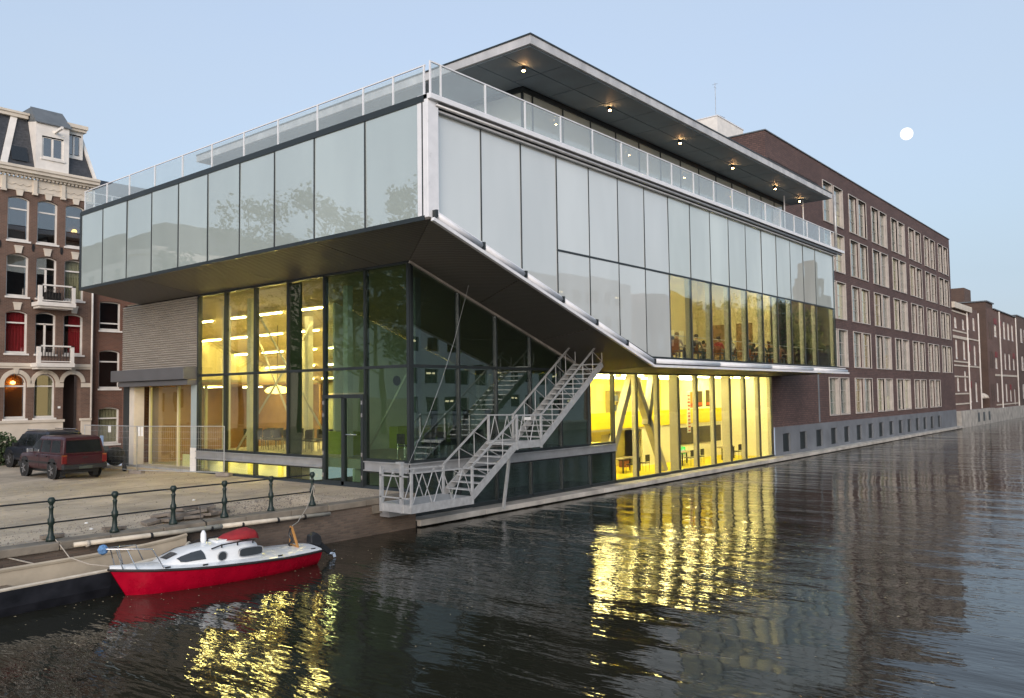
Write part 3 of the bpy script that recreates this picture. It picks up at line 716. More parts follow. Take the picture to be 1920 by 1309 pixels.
MB().bar((16.8, YB-.1, 12.965), (51.9, YB-.1, 12.965), .045, .04).build('handrail', 'white_metal', gb)
MB().bar((16.8, YB-.1, 12.01), (51.9, YB-.1, 12.01), .05, .03).build('foot_rail', 'white_metal', gb)
MB().tube((52.2, 16.8, 11.96), (52.2, 16.8, 15.4), .09, 10).build('corner_pole', 'galv', gb, smooth=True)
MB().tube((48.6, 18.6, 11.93), (48.6, 18.6, 14.98), .04, 8).build('slim_pole', 'white_metal', gb); MB().tube((50.6, 18.2, 11.93), (50.6, 18.2, 14.98), .04, 8).build('slim_pole', 'white_metal', gb)
B1('white_door', (48.7, 19.32, 11.95, 49.9, 19.35, 14.3), 'white_paint', gb)

# --- lamps
for i, (x, y) in enumerate(((22.9, 18.15), (28.5, 18.1), (34.5, 18.08), (40.2, 18.08), (46.0, 18.14), (50.1, 18.25))):
    t = thing('spotlight', ['first', 'second', 'third', 'fourth', 'fifth', 'sixth'][i]+' glowing spotlight under the roof canopy, counted from its near corner', 'spotlight', (x, y, 14.98), 'spotlights under the canopy')
    MB().lathe([(.06, 0), (.06, -.05)], (x, y, 14.985), 10).build('mount', 'dark_iron', t)
    MB().tube((x+.02, y+.02, 14.92), (x-.05, y-.05, 14.83), .07, 12, .085).build('housing', 'dark_iron', t, smooth=True)
    MB().lathe([(.0, -.035), (.05, -.02), (.06, .0), (.04, .015)], (x-.062, y-.062, 14.82), 12).build('bulb', 'bulb', t)
tb = MB().box(-.06, -.85, -.05, .06, .85, 0).mesh('tube', 'tube')
th = MB().box(-.10, -.9, 0, .10, .9, .05).mesh('tray', 'white_metal')
for i, x in enumerate((21.6, 23.6, 25.6, 27.6, 29.5)):
    for j, y in enumerate((28.9, 31.8, 34.6, 37.4, 40.0)):
        z = zc(x)-.12
        t = thing('ceiling_light', ORD[4-j]+' light strip from the left in the '+ORD[i]+' row behind the lit ground-floor glass', 'ceiling light', (x, y, z), 'strip lights in the ground-floor hall', 0, False)
        inst('tray', th, (0, 0, .0), t); inst('tube', tb, (0, 0, 0), t)
t = thing('pendant_lamp', 'round yellow pendant lamp hanging behind the lit ground-floor glass', 'lamp', (24, 34.2, 3.55), None)
MB().lathe([(.05, .35), (.45, .25), (.6, .1), (.5, .0), (.1, -.05)], (23, 33.2, 3.45), 16).build('shade', 'lamp_yellow', t, smooth=True); MB().tube((23, 33.2, 3.8), (23, 33.2, zc(23)-.02), .012).build('cord', 'dark_iron', t)
tb2 = MB().box(-.9, -.09, -.06, .9, .09, 0).mesh('tube', 'tube_hall')
th2 = MB().box(-.95, -.13, 0, .95, .13, .04).mesh('tray', 'white_metal')
for i, x in enumerate((31.3, 33.5, 36.2, 38.8, 41.4, 44.0, 46.6, 49.2)):
    for y in (21.9, 25.6):
        if x < 32 and y > 24: continue
        t = thing('ceiling_light', ORD[i]+' ceiling light strip from the left in the '+('front' if y < 24 else 'back')+' row of the yellow canal-side hall', 'ceiling light', (x, y, 4.1), 'strip lights in the yellow hall', 0, False)
        inst('tray', th2, (0, 0, .02), t); inst('tube', tb2, (0, 0, .02), t)
tb3 = MB().box(-.06, -.8, -.05, .06, .8, 0).mesh('tube', 'tube_base')
for y in (28.8, 31.0, 33.1):
    t = thing('ceiling_light', {28.8: 'right', 31.0: 'middle', 33.1: 'left'}[y]+' yellow strip light in the low basement window band', 'ceiling light', (19.95, y, .61), 'basement strip lights', 0, False)
    inst('tube', tb3, (0, 0, 0), t)
tb4 = MB().lathe([(.30, 0), (.30, .03)], (0, 0, 0), 14).mesh('lamp', 'tube_rest'); cd4 = MB().lathe([(.34, 0), (.34, .05), (.30, .05)], (0, 0, .03), 14).mesh('ring', 'white_metal')
for i, x in enumerate((33.0, 36.0, 39.0, 42.0, 45.0, 48.0, 51)):
    for y in (18.6, 20.4):
        t = thing('ceiling_light', ORD[i]+' round ceiling light from the left in the '+('front' if y < 19 else 'back')+' row above the restaurant', 'ceiling light', (x, y, 11.52), 'restaurant ceiling lights', 0, False)
        inst('lamp', tb4, (0, 0, 0), t); inst('ring', cd4, (0, 0, 0), t)
tb5 = MB().box(-.8, -.05, -.04, .8, .05, 0).mesh('tube', 'tube')
for x in (22.2, 24.4):
    t = thing('ceiling_light', ('near' if x < 23 else 'far')+' strip light on the lobby ceiling behind the shuttered entrance', 'ceiling light', (x, 37.4, 3.8), 'lobby lights', R(90), False); inst('tube', tb5, (0, 0, 0), t)

# ================================================================== BRICK OFFICE BUILDING
bo = thing('brick_office', 'long five-storey dark brick office block with paired tall windows along the canal', 'building', (76, 21, -1))
W = Wall('y', 20.5)
pair0 = [61.1, 67.05, 72.95, 78.85, 84.8, 90.65, 96.5]
rows = [(1.45, 4.14), (5.03, 7.79), (8.64, 11.40), (12.22, 15.08), (15.74, 18.70)]
wins = []
for r, (z0, z1) in enumerate(rows):
    for i, x in enumerate(pair0):
        if r == 0 and i == 6: continue
        wins += [(x, x+1.98, z0, z1), (x+2.36, x+4.38, z0, z1)]
base_x = [52.0, 54.97, 58.04, 61.08, 64.0, 66.98, 70.0, 72.9, 75.9, 78.85, 81.75, 84.69, 87.53, 90.37, 93.37]
bw = [(x, x+1.27, -.67, .5) for x in base_x]
W.sheet(MB(), 50.62, 102, .95, 19.9, wins, .32).build('front_wall', 'brick_office', bo)
W2 = Wall('y', 20.47)
W2.sheet(MB(), 50.7, 102.03, -.9, .95, bw, .16).quad((50.7, 20.47, .95), (102.03, 20.47, .95), (102.03, 20.6, .95), (50.7, 20.6, .95)).build('plinth', 'plinth_grey', bo)
MB().quad((50.62, 20.5, -.9), (50.62, 38, -.9), (50.62, 38, 19.9), (50.62, 20.5, 19.9)).build('side_wall', 'brick_office', bo)
MB().quad((102, 20.5, -.9), (102, 20.5, 19.9), (102, 38, 19.9), (102, 38, -.9)).build('side_wall', 'brick_office', bo)
B1('roof', (50.7, 20.6, 19.5, 101.9, 38, 19.7), 'lead', bo)
MB().box(50.55, 20.43, 19.9, 102.07, 20.75, 19.97).box(50.55, 20.75, 19.9, 50.85, 38, 19.97).build('parapet_cap', 'lead', bo)
# perforated brick screen near the top of the near end
MB().box(0, 0, 0, .16, .05, .10)
pm = MB().box(0, -.012, 0, .15, .0, .075).mesh('vent_hole', 'dark_void')
for j in range(5):
    hm = MB()
    for i in range(34): hm.box(51.0+i*.27+(.13 if j % 2 else 0), 20.485, 18.15-j*.22, 51.15+i*.27+(.13 if j % 2 else 0), 20.497, 18.25-j*.22)
    hm.build('vent_row', 'dark_void', bo)
def window_meshes(w, h):
    s = MB(); t = .06
    s.box(-t, -.06, -t, 0, .10, h+t).box(w, -.06, -t, w+t, .10, h+t).box(0, -.06, h, w, .10, h+t).box(0, -.07, -t, w, .10, 0)
    surround = s.mesh('surround', 'stone_trim')
    jamb = (MB().box(w-.035, .10, 0, w-.005, .31, h).mesh('reveal', 'jamb'), MB().box(.005, .10, 0, .035, .31, h).mesh('reveal', 'jamb'))
    f = MB(); b = .05
    f.box(.04, .16, 0, .04+b, .24, h).box(w-.04-b, .16, 0, w-.04, .24, h).box(.04, .16, 0, w-.04, .24, b).box(.04, .16, h-b, w-.04, .24, h).box(.04, .17, h*.66-.018, w-.04, .23, h*.66+.018).box(.04, .17, h*.33-.015, w-.04, .23, h*.33+.015)
    frame = f.mesh('frame', 'stone_trim')
    pane = MB().box(.04, .20, 0, w-.04, .215, h).mesh('pane', 'glass_clear')
    return surround, jamb, frame, pane
wm = {}
back = {}
for kx, (x0, x1, z0, z1) in enumerate(wins):
    w = round(x1-x0, 2); h = round(z1-z0, 2); key = (w, h)
    if key not in wm:
        wm[key] = window_meshes(w, h)
        for nm in ('blind', 'room_cream', 'room_warm', 'win_room'):
            if nm == 'win_room': mat('win_room', (.20, .21, .22), .8) if 'win_room' not in MATS else None
            back[key, nm] = MB().box(.0, .325, -.0, w, .34, h).mesh('blind', nm)
        half = MB().box(.06, .26, h*.45, w-.06, .28, h).mesh('roller_blind', 'stone_trim'); back[key, 'half'] = half
    su, ja, fr, pa = wm[key]
    win = inst('window', fr, (x0, 20.5, z0), bo)
    for nm, me in (('surround', su), ('reveal', ja[0]), ('reveal', ja[1]), ('pane', pa)):
        o = bpy.data.objects.new(nm, me); col.objects.link(o); o.parent = win
    rnd = random.random()
    lit = (x0 < 78 and z0 < 9 and rnd < .5) or rnd < .16
    o = bpy.data.objects.new('backing', back[key, 'room_cream' if lit and rnd < .3 else 'room_warm' if lit else 'blind' if rnd < .75 else 'win_room']); col.objects.link(o); o.parent = win
    if random.random() < .18:
        o = bpy.data.objects.new('roller_blind', back[key, 'half']); col.objects.link(o); o.parent = win
bp = MB().box(.0, .12, 0, 1.27, .14, 1.17).mesh('recess_back', 'dark_frame')
for (x0, x1, z0, z1) in bw: inst('basement_opening', bp, (x0, 20.47, z0), bo)
B1('drain_chase', (58.75, 20.46, 1.0, 58.95, 20.56, 4.4), 'plinth_grey', bo)
pr = B1('plant_room', (55.5, 26, 19.6, 60.0, 28.6, 23.35), 'white_paint', bo)
B1('plant_room_cap', (55.45, 25.95, 23.35, 60.05, 28.65, 23.42), 'white_metal', bo)
MB().tube((55.7, 26.2, 23.4), (55.7, 26.2, 25.9), .02, 6).tube((55.5, 26.2, 25.55), (55.9, 26.2, 25.55), .012, 5).tube((55.7, 26.0, 25.8), (55.7, 26.4, 25.8), .012, 5).build('antenna', 'steel_grey', bo)
MB().tube((55.7, 26.1, 23.5), (57.0, 26.1, 23.6), .02, 5).build('antenna', 'steel_grey', bo)

# ================================================================== HOUSES ON THE SQUARE
def sash(wall, root, u0, u1, v0, v1, rise, m_back, cur=None, door=False, d=.16, name='window', tf=.09, rail=.72):
    """a window: white frame with arched head, panes behind, something in the room"""
    W = wall; f = MB()
    W.box(f, u0, u0+tf, v0, v1-rise, d, d+.10); W.box(f, u1-tf, u1, v0, v1-rise, d, d+.10); W.box(f, u0, u1, v0, v0+tf*1.3, d-.02, d+.12)
    zr = v0+(v1-v0)*rail
    W.box(f, u0+tf, u1-tf, zr-.04, zr+.04, d, d+.09)
    if rise > .03: W.arch(f, u0+tf*.4, u1-tf*.4, v1-.07, max(.03, rise-.05), d+.001, d+.099, .11, 10, False)
    else: W.box(f, u0, u1, v1-tf, v1, d, d+.1)
    if door: W.box(f, (u0+u1)/2-.05, (u0+u1)/2+.05, v0, zr, d, d+.09)
    fo = f.build(name, 'white_paint', root)
    g = MB(); W.box(g, u0+.02, u1-.02, v0, zr, d+.04, d+.055); g.build('pane', 'glass_clear' if cur else 'win_dark', fo)
    g = MB(); W.box(g, u0+.02, u1-.02, zr, v1-.02, d+.045, d+.06); g.build('pane', 'glass_clear' if cur else 'win_dark', fo)
    b = MB(); W.box(b, u0, u1, v0, v1, d+.45, d+.48); b.build('room', 'room_dark' if m_back in (None, 'dark') else m_back, fo)
    for c in (cur or []):
        q = MB(); k = 14
        a0, a1 = u0+(u1-u0)*c[0], u0+(u1-u0)*c[1]
        pts = [(a0+(a1-a0)*i/k, .2+(.025 if i % 2 else 0)) for i in range(k+1)]
        for (ua, da), (ub, db) in zip(pts, pts[1:]): q.quad(W.P(ua, v0, d+da), W.P(ub, v0, d+db), W.P(ub, v1, d+db), W.P(ua, v1, d+da))
        q.build('curtain', c[2], fo)
    s = MB(); W.box(s, u0-.06, u1+.06, v0-.10, v0, -.07, d+.02); s.build('sill', 'white_paint', fo)
    return fo
h1 = thing('mansard_house', 'tall old brick house with white cornice, balconies and slate mansard roof', 'house', (19, 50, 0))
W = Wall('y', 50.0)
HX0, HX1 = 14.2, 21.82
cx = [(17.22, 18.36), (18.74, 19.85), (20.25, 21.35)]
cx_l = []
zr = [(12.12, 14.6), (9.0, 11.38), (5.85, 8.22), (2.26, 4.74)]
holes = []
for c in cx+cx_l:
    for i, (a, b) in enumerate(zr):
        if i == 3 and c == cx[2]: continue
        holes.append((c[0], c[1], a, b))
dh = (20.28, 21.25, .25, 4.74); holes.append(dh)
mb = MB(); W.sheet(mb, HX0, HX1, 0, 15.0, holes, .55)
for h in holes:
    rise = .55 if h[3] < 5 else .16
    W.arch(mb, h[0], h[1], h[3], rise if h[3] >= 5 else (h[1]-h[0])/2-.005, .0005, .3)
mb.quad((HX1, 50, 0), (HX1, 60, 0), (HX1, 60, 15), (HX1, 50, 15))
mb.build('front_wall', 'brick_house', h1)
spec = {(0, 0): ('room_warm', None), (1, 0): ('dark', None), (2, 0): ('room_dim', None),
        (0, 1): ('dark', None), (1, 1): ('dark', None), (2, 1): ('curtain_beige', [(.05, .95, 'curtain_beige')]),
        (0, 2): ('dark', [(.02, .98, 'curtain_red')]), (1, 2): ('dark', None), (2, 2): ('dark', [(.35, 1, 'curtain_red')]),
        (0, 3): ('orange_paint', None), (1, 3): ('room_warm', [(.0, .25, 'curtain_beige'), (.78, 1, 'curtain_beige')])}
mat('room_dim', (.16, .06, .05), .8)
for j, cs in enumerate((cx, cx_l)):
    for i, c in enumerate(cs):
        for r, (a, b) in enumerate(zr):
            if r == 3 and j == 0 and i == 2: continue
            bk, cu = spec.get((i, r), ('dark', None)) if j == 0 else ('dark', None)
            if bk == 'room_warm' and r == 0: bk = 'room_dim'
            sash(W, h1, c[0], c[1], a, b, .16 if r < 3 else .5, bk, cu, door=(i == 1 and r in (1, 2)))
# lamp seen in the top-right window
t = thing('table_lamp', 'small lit lamp glowing in the top right window of the mansard house', 'lamp', (20.95, 50.5, 12.9))
MB().lathe([(.16, 0), (.10, .14)], (20.95, 50.5, 13.12), 12).build('shade', 'lamp_yellow', t); MB().tube((20.95, 50.5, 12.9), (20.95, 50.5, 13.12), .02).build('stem', 'dark_iron', t)
t = thing('ceiling_lamp', 'orange glowing lamp behind the left arched ground-floor window of the mansard house', 'lamp', (17.8, 50.45, 4.2))
MB().lathe([(.04, .1), (.14, .02), (.11, -.08), (.02, -.1)], (17.8, 50.42, 4.25), 12).build('globe', 'lamp_orange', t); MB().tube((17.8, 50.42, 4.33), (17.8, 50.42, 4.7), .01).build('cord', 'dark_iron', t)
# keystones, arch bands, string courses, plinth
kst = MB(); kst.prism([(-.13, 0), (.13, 0), (.2, .36), (-.2, .36)], 'y', -.09, .05); kst.box(-.22, -.11, .36, .22, .05, .42); kme = kst.mesh('keystone', 'cream_paint')
for cs in (cx, cx_l):
    for c in cs:
        for r in (0, 1, 2):
            if r == 2 and c == cx[1]: continue
            inst('keystone', kme, ((c[0]+c[1])/2, 50, zr[r][1]+.03), h1)
for c in cx+cx_l:
    a, b = (dh[0], dh[1]) if c == cx[2] else c
    m_ = MB(); W.arch(m_, a-.005, b+.005, 4.745, (b-a)/2, -.07, .05, .22, 14, False); m_.build('arch_band', 'cream_paint', h1)
    inst('keystone', kme, ((a+b)/2, 49.98, 4.72), h1).scale = (.6, 1, .7)
us = sorted([HX0]+[v for c in cx_l+cx[:2]+[(dh[0], dh[1])] for v in c]+[HX1])
for a, b in zip(us[::2], us[1::2]): B1('impost_block', (a, 49.94, 3.98, b, 50.06, 4.22), 'cream_paint', h1); 
B1('string_course', (HX0, 49.92, 5.02, HX1, 50.04, 5.14), 'cream_paint', h1); B1('string_course', (HX0, 49.86, 5.14, HX1, 50.04, 5.32), 'cream_paint', h1)
B1('plinth', (HX0, 49.9, 0, dh[0]-.02, 50.08, 2.02), 'cream_paint', h1); B1('plinth', (dh[1]+.02, 49.9, 0, HX1, 50.08, 2.05), 'cream_paint', h1)
B1('plinth_cap', (HX0, 49.82, 2.02, dh[0]+.04, 50.06, 2.16), 'cream_paint', h1); B1('plinth_cap', (dh[1]-.04, 49.82, 2.05, HX1, 50.06, 2.18), 'cream_paint', h1)
B1('porch_door', (dh[0], 50.9, .25, dh[1], 51.0, 4.74), 'porch_brown', h1)
B1('house_number', (20.0, 49.985, 2.78, 20.14, 49.995, 2.9), 'paper', h1)
for i in range(2): B1('door_step', (dh[0]-.05, 49.75+.25*i, 0, dh[1]+.05, 50.05+.3*i, .13*(i+1)), 'coping', h1)
for u in (16.85, 18.55, 20.05): 
    for z in (11.6, 8.45): MB().prism([(-.05, .42), (.05, .42), (.08, .2), (.03, 0), (-.03, 0), (-.08, .2)], 'y', -.03, .0).build('wall_anchor', 'dark_iron', h1).location = (u, 49.995, z)
# frieze, brackets and cornice
B1('frieze', (HX0, 49.93, 14.92, HX1, 50.05, 15.66), 'cream_paint', h1)
for u in (15.4, 16.95, 18.55, 20.05, 21.55): MB().box(u-.1, 49.82, 14.86, u+.1, 49.93, 15.62).box(u-.14, 49.80, 14.78, u+.14, 49.93, 14.88).build('pilaster_bracket', 'cream_paint', h1)
dm = MB().box(-.055, -.18, 0, .055, 0, .11).mesh('dentil', 'cream_paint')
for i in range(35): inst('dentil', dm, (HX0+.15+i*.213, 49.93, 15.66), h1)
for u0 in (17.15, 18.75, 20.25):
    pts = [(u0+1.2*i/16, 49.915, 15.32-.11*abs(math.sin(i/16*math.pi*3))) for i in range(17)]
    MB().path(pts, .025, 5).build('garland', 'cream_paint', h1)
for z0, z1, y0 in ((15.77, 15.90, 49.66), (15.90, 16.08, 49.48), (16.08, 16.16, 49.40), (16.16, 16.24, 49.44)): B1('cornice', (HX0, y0, z0, HX1+.12, 50.1, z1), 'cream_paint', h1)
# mansard roof with dormers
ms = MB(); ms.add([(HX0, 49.85, 16.24), (HX1, 49.85, 16.24), (HX1-.55, 51.0, 19.4), (HX0, 51.0, 19.4)], [(0, 1, 2, 3)]); ms.quad((HX1, 49.85, 16.24), (HX1, 58, 16.24), (HX1-.55, 57, 19.4), (HX1-.55, 51, 19.4))
ms.build('mansard_slope', 'slate', h1)
B1('roof_deck', (HX0, 51, 19.3, HX1-.55, 58, 19.42), 'lead', h1)
B1('eaves_cornice', (HX0, 50.75, 19.30, 18.45, 51.2, 19.50), 'cream_paint', h1); B1('eaves_cornice', (HX0, 50.68, 19.50, 18.5, 51.3, 19.62), 'cream_paint', h1)
MB().bar((HX1-.02, 49.83, 16.25), (HX1-.57, 50.98, 19.4), .16, .2, (0, -1, .35)).build('verge_board', 'white_paint', h1)
for a, b in (((16.9, 49.80, 16.26), (17.75, 50.9, 19.3)), ((15.9, 49.80, 16.26), (16.75, 50.9, 19.3))):
    MB().bar(a, b, .34, .08, (0, -1, .35)).build('gable_band', 'white_paint', h1)
d1 = MB(); d1.box(18.5, 49.75, 16.24, 20.28, 51.2, 18.95)
DW = Wall('y', 49.75)
hole = (18.82, 19.98, 16.98, 18.25)
df = DW.sheet(MB(), 18.5, 20.28, 16.24, 18.95, [hole], .2); df.quad((18.5, 49.75, 16.24), (18.5, 51.4, 16.24), (18.5, 51.4, 19.3), (18.5, 49.75, 18.95)).quad((20.28, 49.75, 16.24), (20.28, 51.4, 16.24), (20.28, 51.4, 19.3), (20.28, 49.75, 18.95))
dfo = df.build('dormer', 'white_paint', h1)
MB().add([(18.42, 49.62, 18.92), (20.36, 49.62, 18.92), (20.26, 50.7, 20.0), (18.52, 50.7, 20.0), (18.42, 49.62, 18.98), (20.36, 49.62, 18.98), (20.26, 50.7, 20.06), (18.52, 50.7, 20.06)], [(3, 2, 1, 0), (4, 5, 6, 7), (0, 1, 5, 4), (1, 2, 6, 5), (2, 3, 7, 6), (3, 0, 4, 7)]).build('dormer_roof', 'lead', dfo)
MB().add([(18.52, 49.7, 18.92), (18.52, 50.7, 20.0), (18.52, 52, 20.0), (18.52, 52, 18.9)], [(0, 1, 2, 3)]).build('dormer_cheek', 'lead', dfo)
sash(DW, h1, *hole, 0, 'room_dim', None, True, d=.05, rail=.98)
MB().bar((19.5, 49.75, 18.55), (19.5, 48.75, 18.62), .12, .14).build('hoist_beam', 'white_paint', h1)
DW2 = Wall('y', 50.3); hole = (20.36, 21.18, 17.5, 18.85)
o = DW2.sheet(MB(), 20.28, 21.28, 17.35, 19.05, [hole], .15).quad((21.28, 50.3, 17.35), (21.28, 51.2, 17.35), (21.28, 51.2, 19.05), (21.28, 50.3, 19.05)).build('dormer', 'white_paint', h1)
MB().box(20.28, 50.1, 19.05, 21.4, 51.4, 19.2).box(20.28, 50.0, 19.2, 21.45, 51.4, 19.42).build('dormer_cornice', 'cream_paint', o)
sash(DW2, h1, *hole, 0, 'curtain_beige', None, True, d=.03, rail=.98)
MB().add([(17.35, 49.9, 16.6), (18.2, 49.9, 16.6), (18.2, 50.2, 17.45), (17.35, 50.2, 17.45)], [(0, 1, 2, 3)]).build('roof_window', 'car_glass', h1)
# balconies
for bx0, bx1, z in ((18.5, 20.5, 8.72), (18.48, 20.48, 5.32)):
    b = MB().box(bx0, 49.0, z-.22, bx1, 49.95, z).box(bx0+.1, 49.15, z-.34, bx1-.1, 49.95, z-.22).build('balcony', 'white_paint', h1)
    for x in (bx0+.12, bx0+.5, bx1-.5, bx1-.12): MB().box(x-.09, 49.02, z, x+.09, 49.2, z+.98).build('balcony_pier', 'white_paint', b) if x in (bx0+.12, bx1-.12) else None
    MB().box(bx0+.03, 49.02, z+.90, bx1-.03, 49.20, z+.98).box(bx0+.2, 49.06, z+.06, bx1-.2, 49.12, z+.11).build('balcony_rail', 'white_paint', b)
    q = MB(); xx = bx0+.3
    while xx < bx1-.25:
        q.tube((xx, 49.1, z+.1), (xx, 49.1, z+.9), .012, 5)
        q.path([(xx+.07+.05*math.cos(t), 49.1, z+.5+.28*math.sin(t)) for t in [i*math.pi/5 for i in range(11)]], .010, 4); xx += .16
    q.build('iron_scrollwork', 'dark_iron', b)
B1('balcony_planter', (19.0, 49.3, 8.75, 19.8, 49.6, 9.3), 'dark_iron', h1)
MB().tube((21.80, 49.9, 2.2), (21.80, 49.9, 15.6), .06, 8).build('drainpipe', 'white_paint', h1, smooth=True)

h2 = thing('plain_brick_house', 'plain red brick house with white arched windows between mansard house and glass building', 'house', (26, 50, 0))
W = Wall('y', 50.35)
hs2 = [(22.42, 23.7, 7.4, 9.15), (22.42, 23.7, 3.9, 6.22), (22.42, 23.7, .6, 2.78), (22.42, 23.7, 10.8, 13.0), (25.2, 26.4, 7.4, 9.15), (25.2, 26.4, 3.9, 6.22), (25.2, 26.4, .6, 2.78)]
mb = W.sheet(MB(), 21.86, 40, 0, 14.6, hs2, .5)
for i, h in enumerate(hs2):
    W.arch(mb, h[0], h[1], h[3], .06 if i in (0, 3, 4) else .14, .0005, .3)
mb.build('front_wall', 'brick_plain', h2)
for i, h in enumerate(hs2): sash(W, h2, *h, .06 if i in (0, 3, 4) else .14, 'curtain_beige' if i in (2, 6) else ('room_dim' if i == 0 else 'dark'), [(0, 1, 'curtain_beige')] if i in (2, 6) else None, rail=.25 if i == 0 else .7)
MB().add([(21.86, 50.2, 14.6), (40, 50.2, 14.6), (40, 53.2, 17.2), (21.86, 53.2, 17.2), (21.86, 56, 14.6), (40, 56, 14.6)], [(0, 1, 2, 3), (3, 2, 5, 4), (0, 3, 4)]).build('roof', 'slate', h2)
B1('gutter', (21.9, 49.98, 14.5, 40, 50.32, 14.68), 'white_paint', h2)
B1('back_volume', (21.9, 51, 0, 40, 56, 14.5), 'brick_plain', h2)

# ================================================================== BUILDINGS FURTHER DOWN THE CANAL
def simple_win(W, root, u0, u1, v0, v1, shutter=None):
    f = MB(); W.box(f, u0, u0+.12, v0, v1, .06, .16); W.box(f, u1-.12, u1, v0, v1, .06, .16); W.box(f, u0, u1, v1-.12, v1, .06, .16); W.box(f, u0, u1, v0, v0+.12, .02, .16); W.box(f, u0, u1, (v0+v1)/2-.05, (v0+v1)/2+.05, .07, .15)
    W.box(f, (u0+u1)/2-.05, (u0+u1)/2+.05, v0, v1, .07, .15)
    fo = f.build('window', 'white_paint', root)
    g = MB(); W.box(g, u0, u1, v0, v1, .12, .14); g.build('pane', 'win_dark', fo)
    g = MB(); W.box(g, u0, u1, v0, v1, .3, .32); g.build('room', 'blind', fo)
    if shutter:
        s = MB(); W.box(s, u0, u1, v1+.02, v1+shutter, -.06, .05); s.build('shutter', 'shutter_red', fo)
    return fo
hb = thing('banded_house', 'old brick house with pale stone bands beyond the brick office block', 'house', (108, 21, -1))
W = Wall('y', 20.6)
wl = [(103.5, 104.8, 10.1, 11.35), (107.6, 108.8, 10.1, 11.35), (110.4, 111.4, 10.3, 11.9), (113.6, 114.9, 10.3, 11.9),
      (103.6, 104.7, 6.6, 8.8), (107.6, 108.8, 6.6, 8.8), (110.3, 111.4, 6.05, 7.7), (113.6, 114.8, 6.05, 8.5),
      (103.7, 104.8, 2.95, 4.75), (107.6, 108.7, 2.95, 5.3), (110.4, 111.3, 1.6, 3.35), (113.6, 114.8, 1.6, 4.0)]
W.sheet(MB(), 102.1, 116.6, .75, 12.9, wl, .35).quad((102.1, 20.6, 12.9), (116.6, 20.6, 12.9), (116.6, 34, 12.9), (102.1, 34, 12.9)).build('front_wall', 'brick_far', hb)
for i, w in enumerate(wl): simple_win(W, hb, *w, shutter=.8 if i in (6, 10) else None)
for z in (9.7, 9.1, 8.95, 6.25, 5.8, 4.55, 2.6, 1.45, 11.9):
    B1('stone_band', (102.1, 20.53, z, 109.6 if z not in (9.1, 5.8) else 116.6, 20.64, z+.16), 'cream_paint', hb)
B1('cornice', (102.0, 20.2, 12.3, 111.4, 20.7, 12.95), 'cream_paint', hb)
MB().add([(102.0, 20.4, 12.95), (111.4, 20.4, 12.95), (111.4, 26, 14.4), (102, 26, 14.4), (102, 34, 12.9)], [(0, 1, 2, 3), (0, 3, 4)]).build('roof', 'lead', hb)
for x in (109.7, 116.4): MB().tube((x, 20.48, .8), (x, 20.48, 12.6), .09, 7).build('drainpipe', 'white_paint', hb)
B1('quay_base', (102.1, 20.0, -1.9, 122, 20.6, .75), 'ledge_concrete', hb)
for x in (111, 114.2, 117.6): B1('base_recess', (x, 19.985, -.7, x+1.1, 20.0, .4), 'dark_frame', hb)
hw = thing('brick_warehouse', 'plain brown brick warehouse with white windows at the end of the quay', 'warehouse', (132, 21, -1))
W = Wall('y', 20.6)
wl = [(127.6, 129.4, 10.2, 11.9), (131.2, 132.8, 10.2, 11.85), (134.6, 136.2, 10.2, 12.7), (138, 139.6, 10.2, 12.65), (141.4, 143, 10.2, 12.6),
      (127.5, 129.1, 5.87, 7.4), (131.1, 132.5, 5.85, 8.15), (134.6, 135.9, 5.86, 8.2), (138, 139.4, 5.86, 8.2), (141.6, 143, 5.9, 7.6),
      (127.7, 129, 1.4, 3.95), (131.2, 132.5, 1.35, 3.9), (134.5, 135.9, 1.35, 3.86), (138, 139.2, 1.33, 3.0), (141.5, 142.6, .85, 3.1)]
W.sheet(MB(), 122.3, 144.8, .6, 13.9, wl, .35).build('front_wall', 'brick_far', hw)
for i, w in enumerate(wl): simple_win(W, hw, *w, shutter=.8 if i in (0, 1, 5, 9, 13) else None)
MB().quad((122.3, 20.6, .6), (122.3, 45, .6), (122.3, 45, 14.5), (122.3, 20.6, 14.5)).build('side_wall', 'brick_brown', hw)
B1('tower_block', (122.32, 20.58, 13.9, 127.0, 40, 14.55), 'brick_brown', hw)
B1('set_back_wall', (116.7, 24.0, -.5, 122.2, 40, 14.2), 'brick_brown', hw)
B1('roof_cap', (122.1, 20.4, 14.55, 127.2, 40, 14.7), 'lead', hw); B1('roof_cap', (127.0, 20.4, 13.9, 144.9, 40, 14.02), 'lead', hw)
B1('chimney', (122.2, 23.0, 14.7, 126.4, 24.6, 16.6), 'brick_brown', hw)
B1('quay_base', (122.3, 20.1, -1.9, 170, 20.6, .6), 'ledge_concrete', hw)
B1('stone_band', (127.0, 20.53, 4.9, 144.8, 20.64, 5.15), 'cream_paint', hw); B1('stone_band', (127.0, 20.53, .95, 144.8, 20.64, 1.1), 'cream_paint', hw)
for x in (131.0, 144.6): MB().tube((x, 20.48, .6), (x, 20.48, 13.8), .1, 7).build('drainpipe', 'white_paint', hw)
for z0 in (1.6, 5.9, 9.8):
    for x in (123.6, 125.0): B1('blind_window', (x, 20.57, z0, x+.8, 20.64, z0+2.2), 'brick_brown', hw)
he = thing('corner_warehouse', 'dark brick warehouse block at the far right edge of the quay', 'warehouse', (152, 21, -1))
B1('front_wall', (145.1, 20.4, .6, 175, 45, 14.2), 'brick_brown', he); B1('roof_cap', (145, 20.3, 14.2, 175.2, 45, 14.36), 'lead', he)
for x in (148, 151.5, 155): 
    for z in (1.6, 5.9, 10.2): simple_win(Wall('y', 20.3), he, x, x+1.3, z, z+2.2)
tr = thing('street_canopy', 'two pale round awnings over a gateway between the far brick buildings', 'awning', (119, 22, 0))
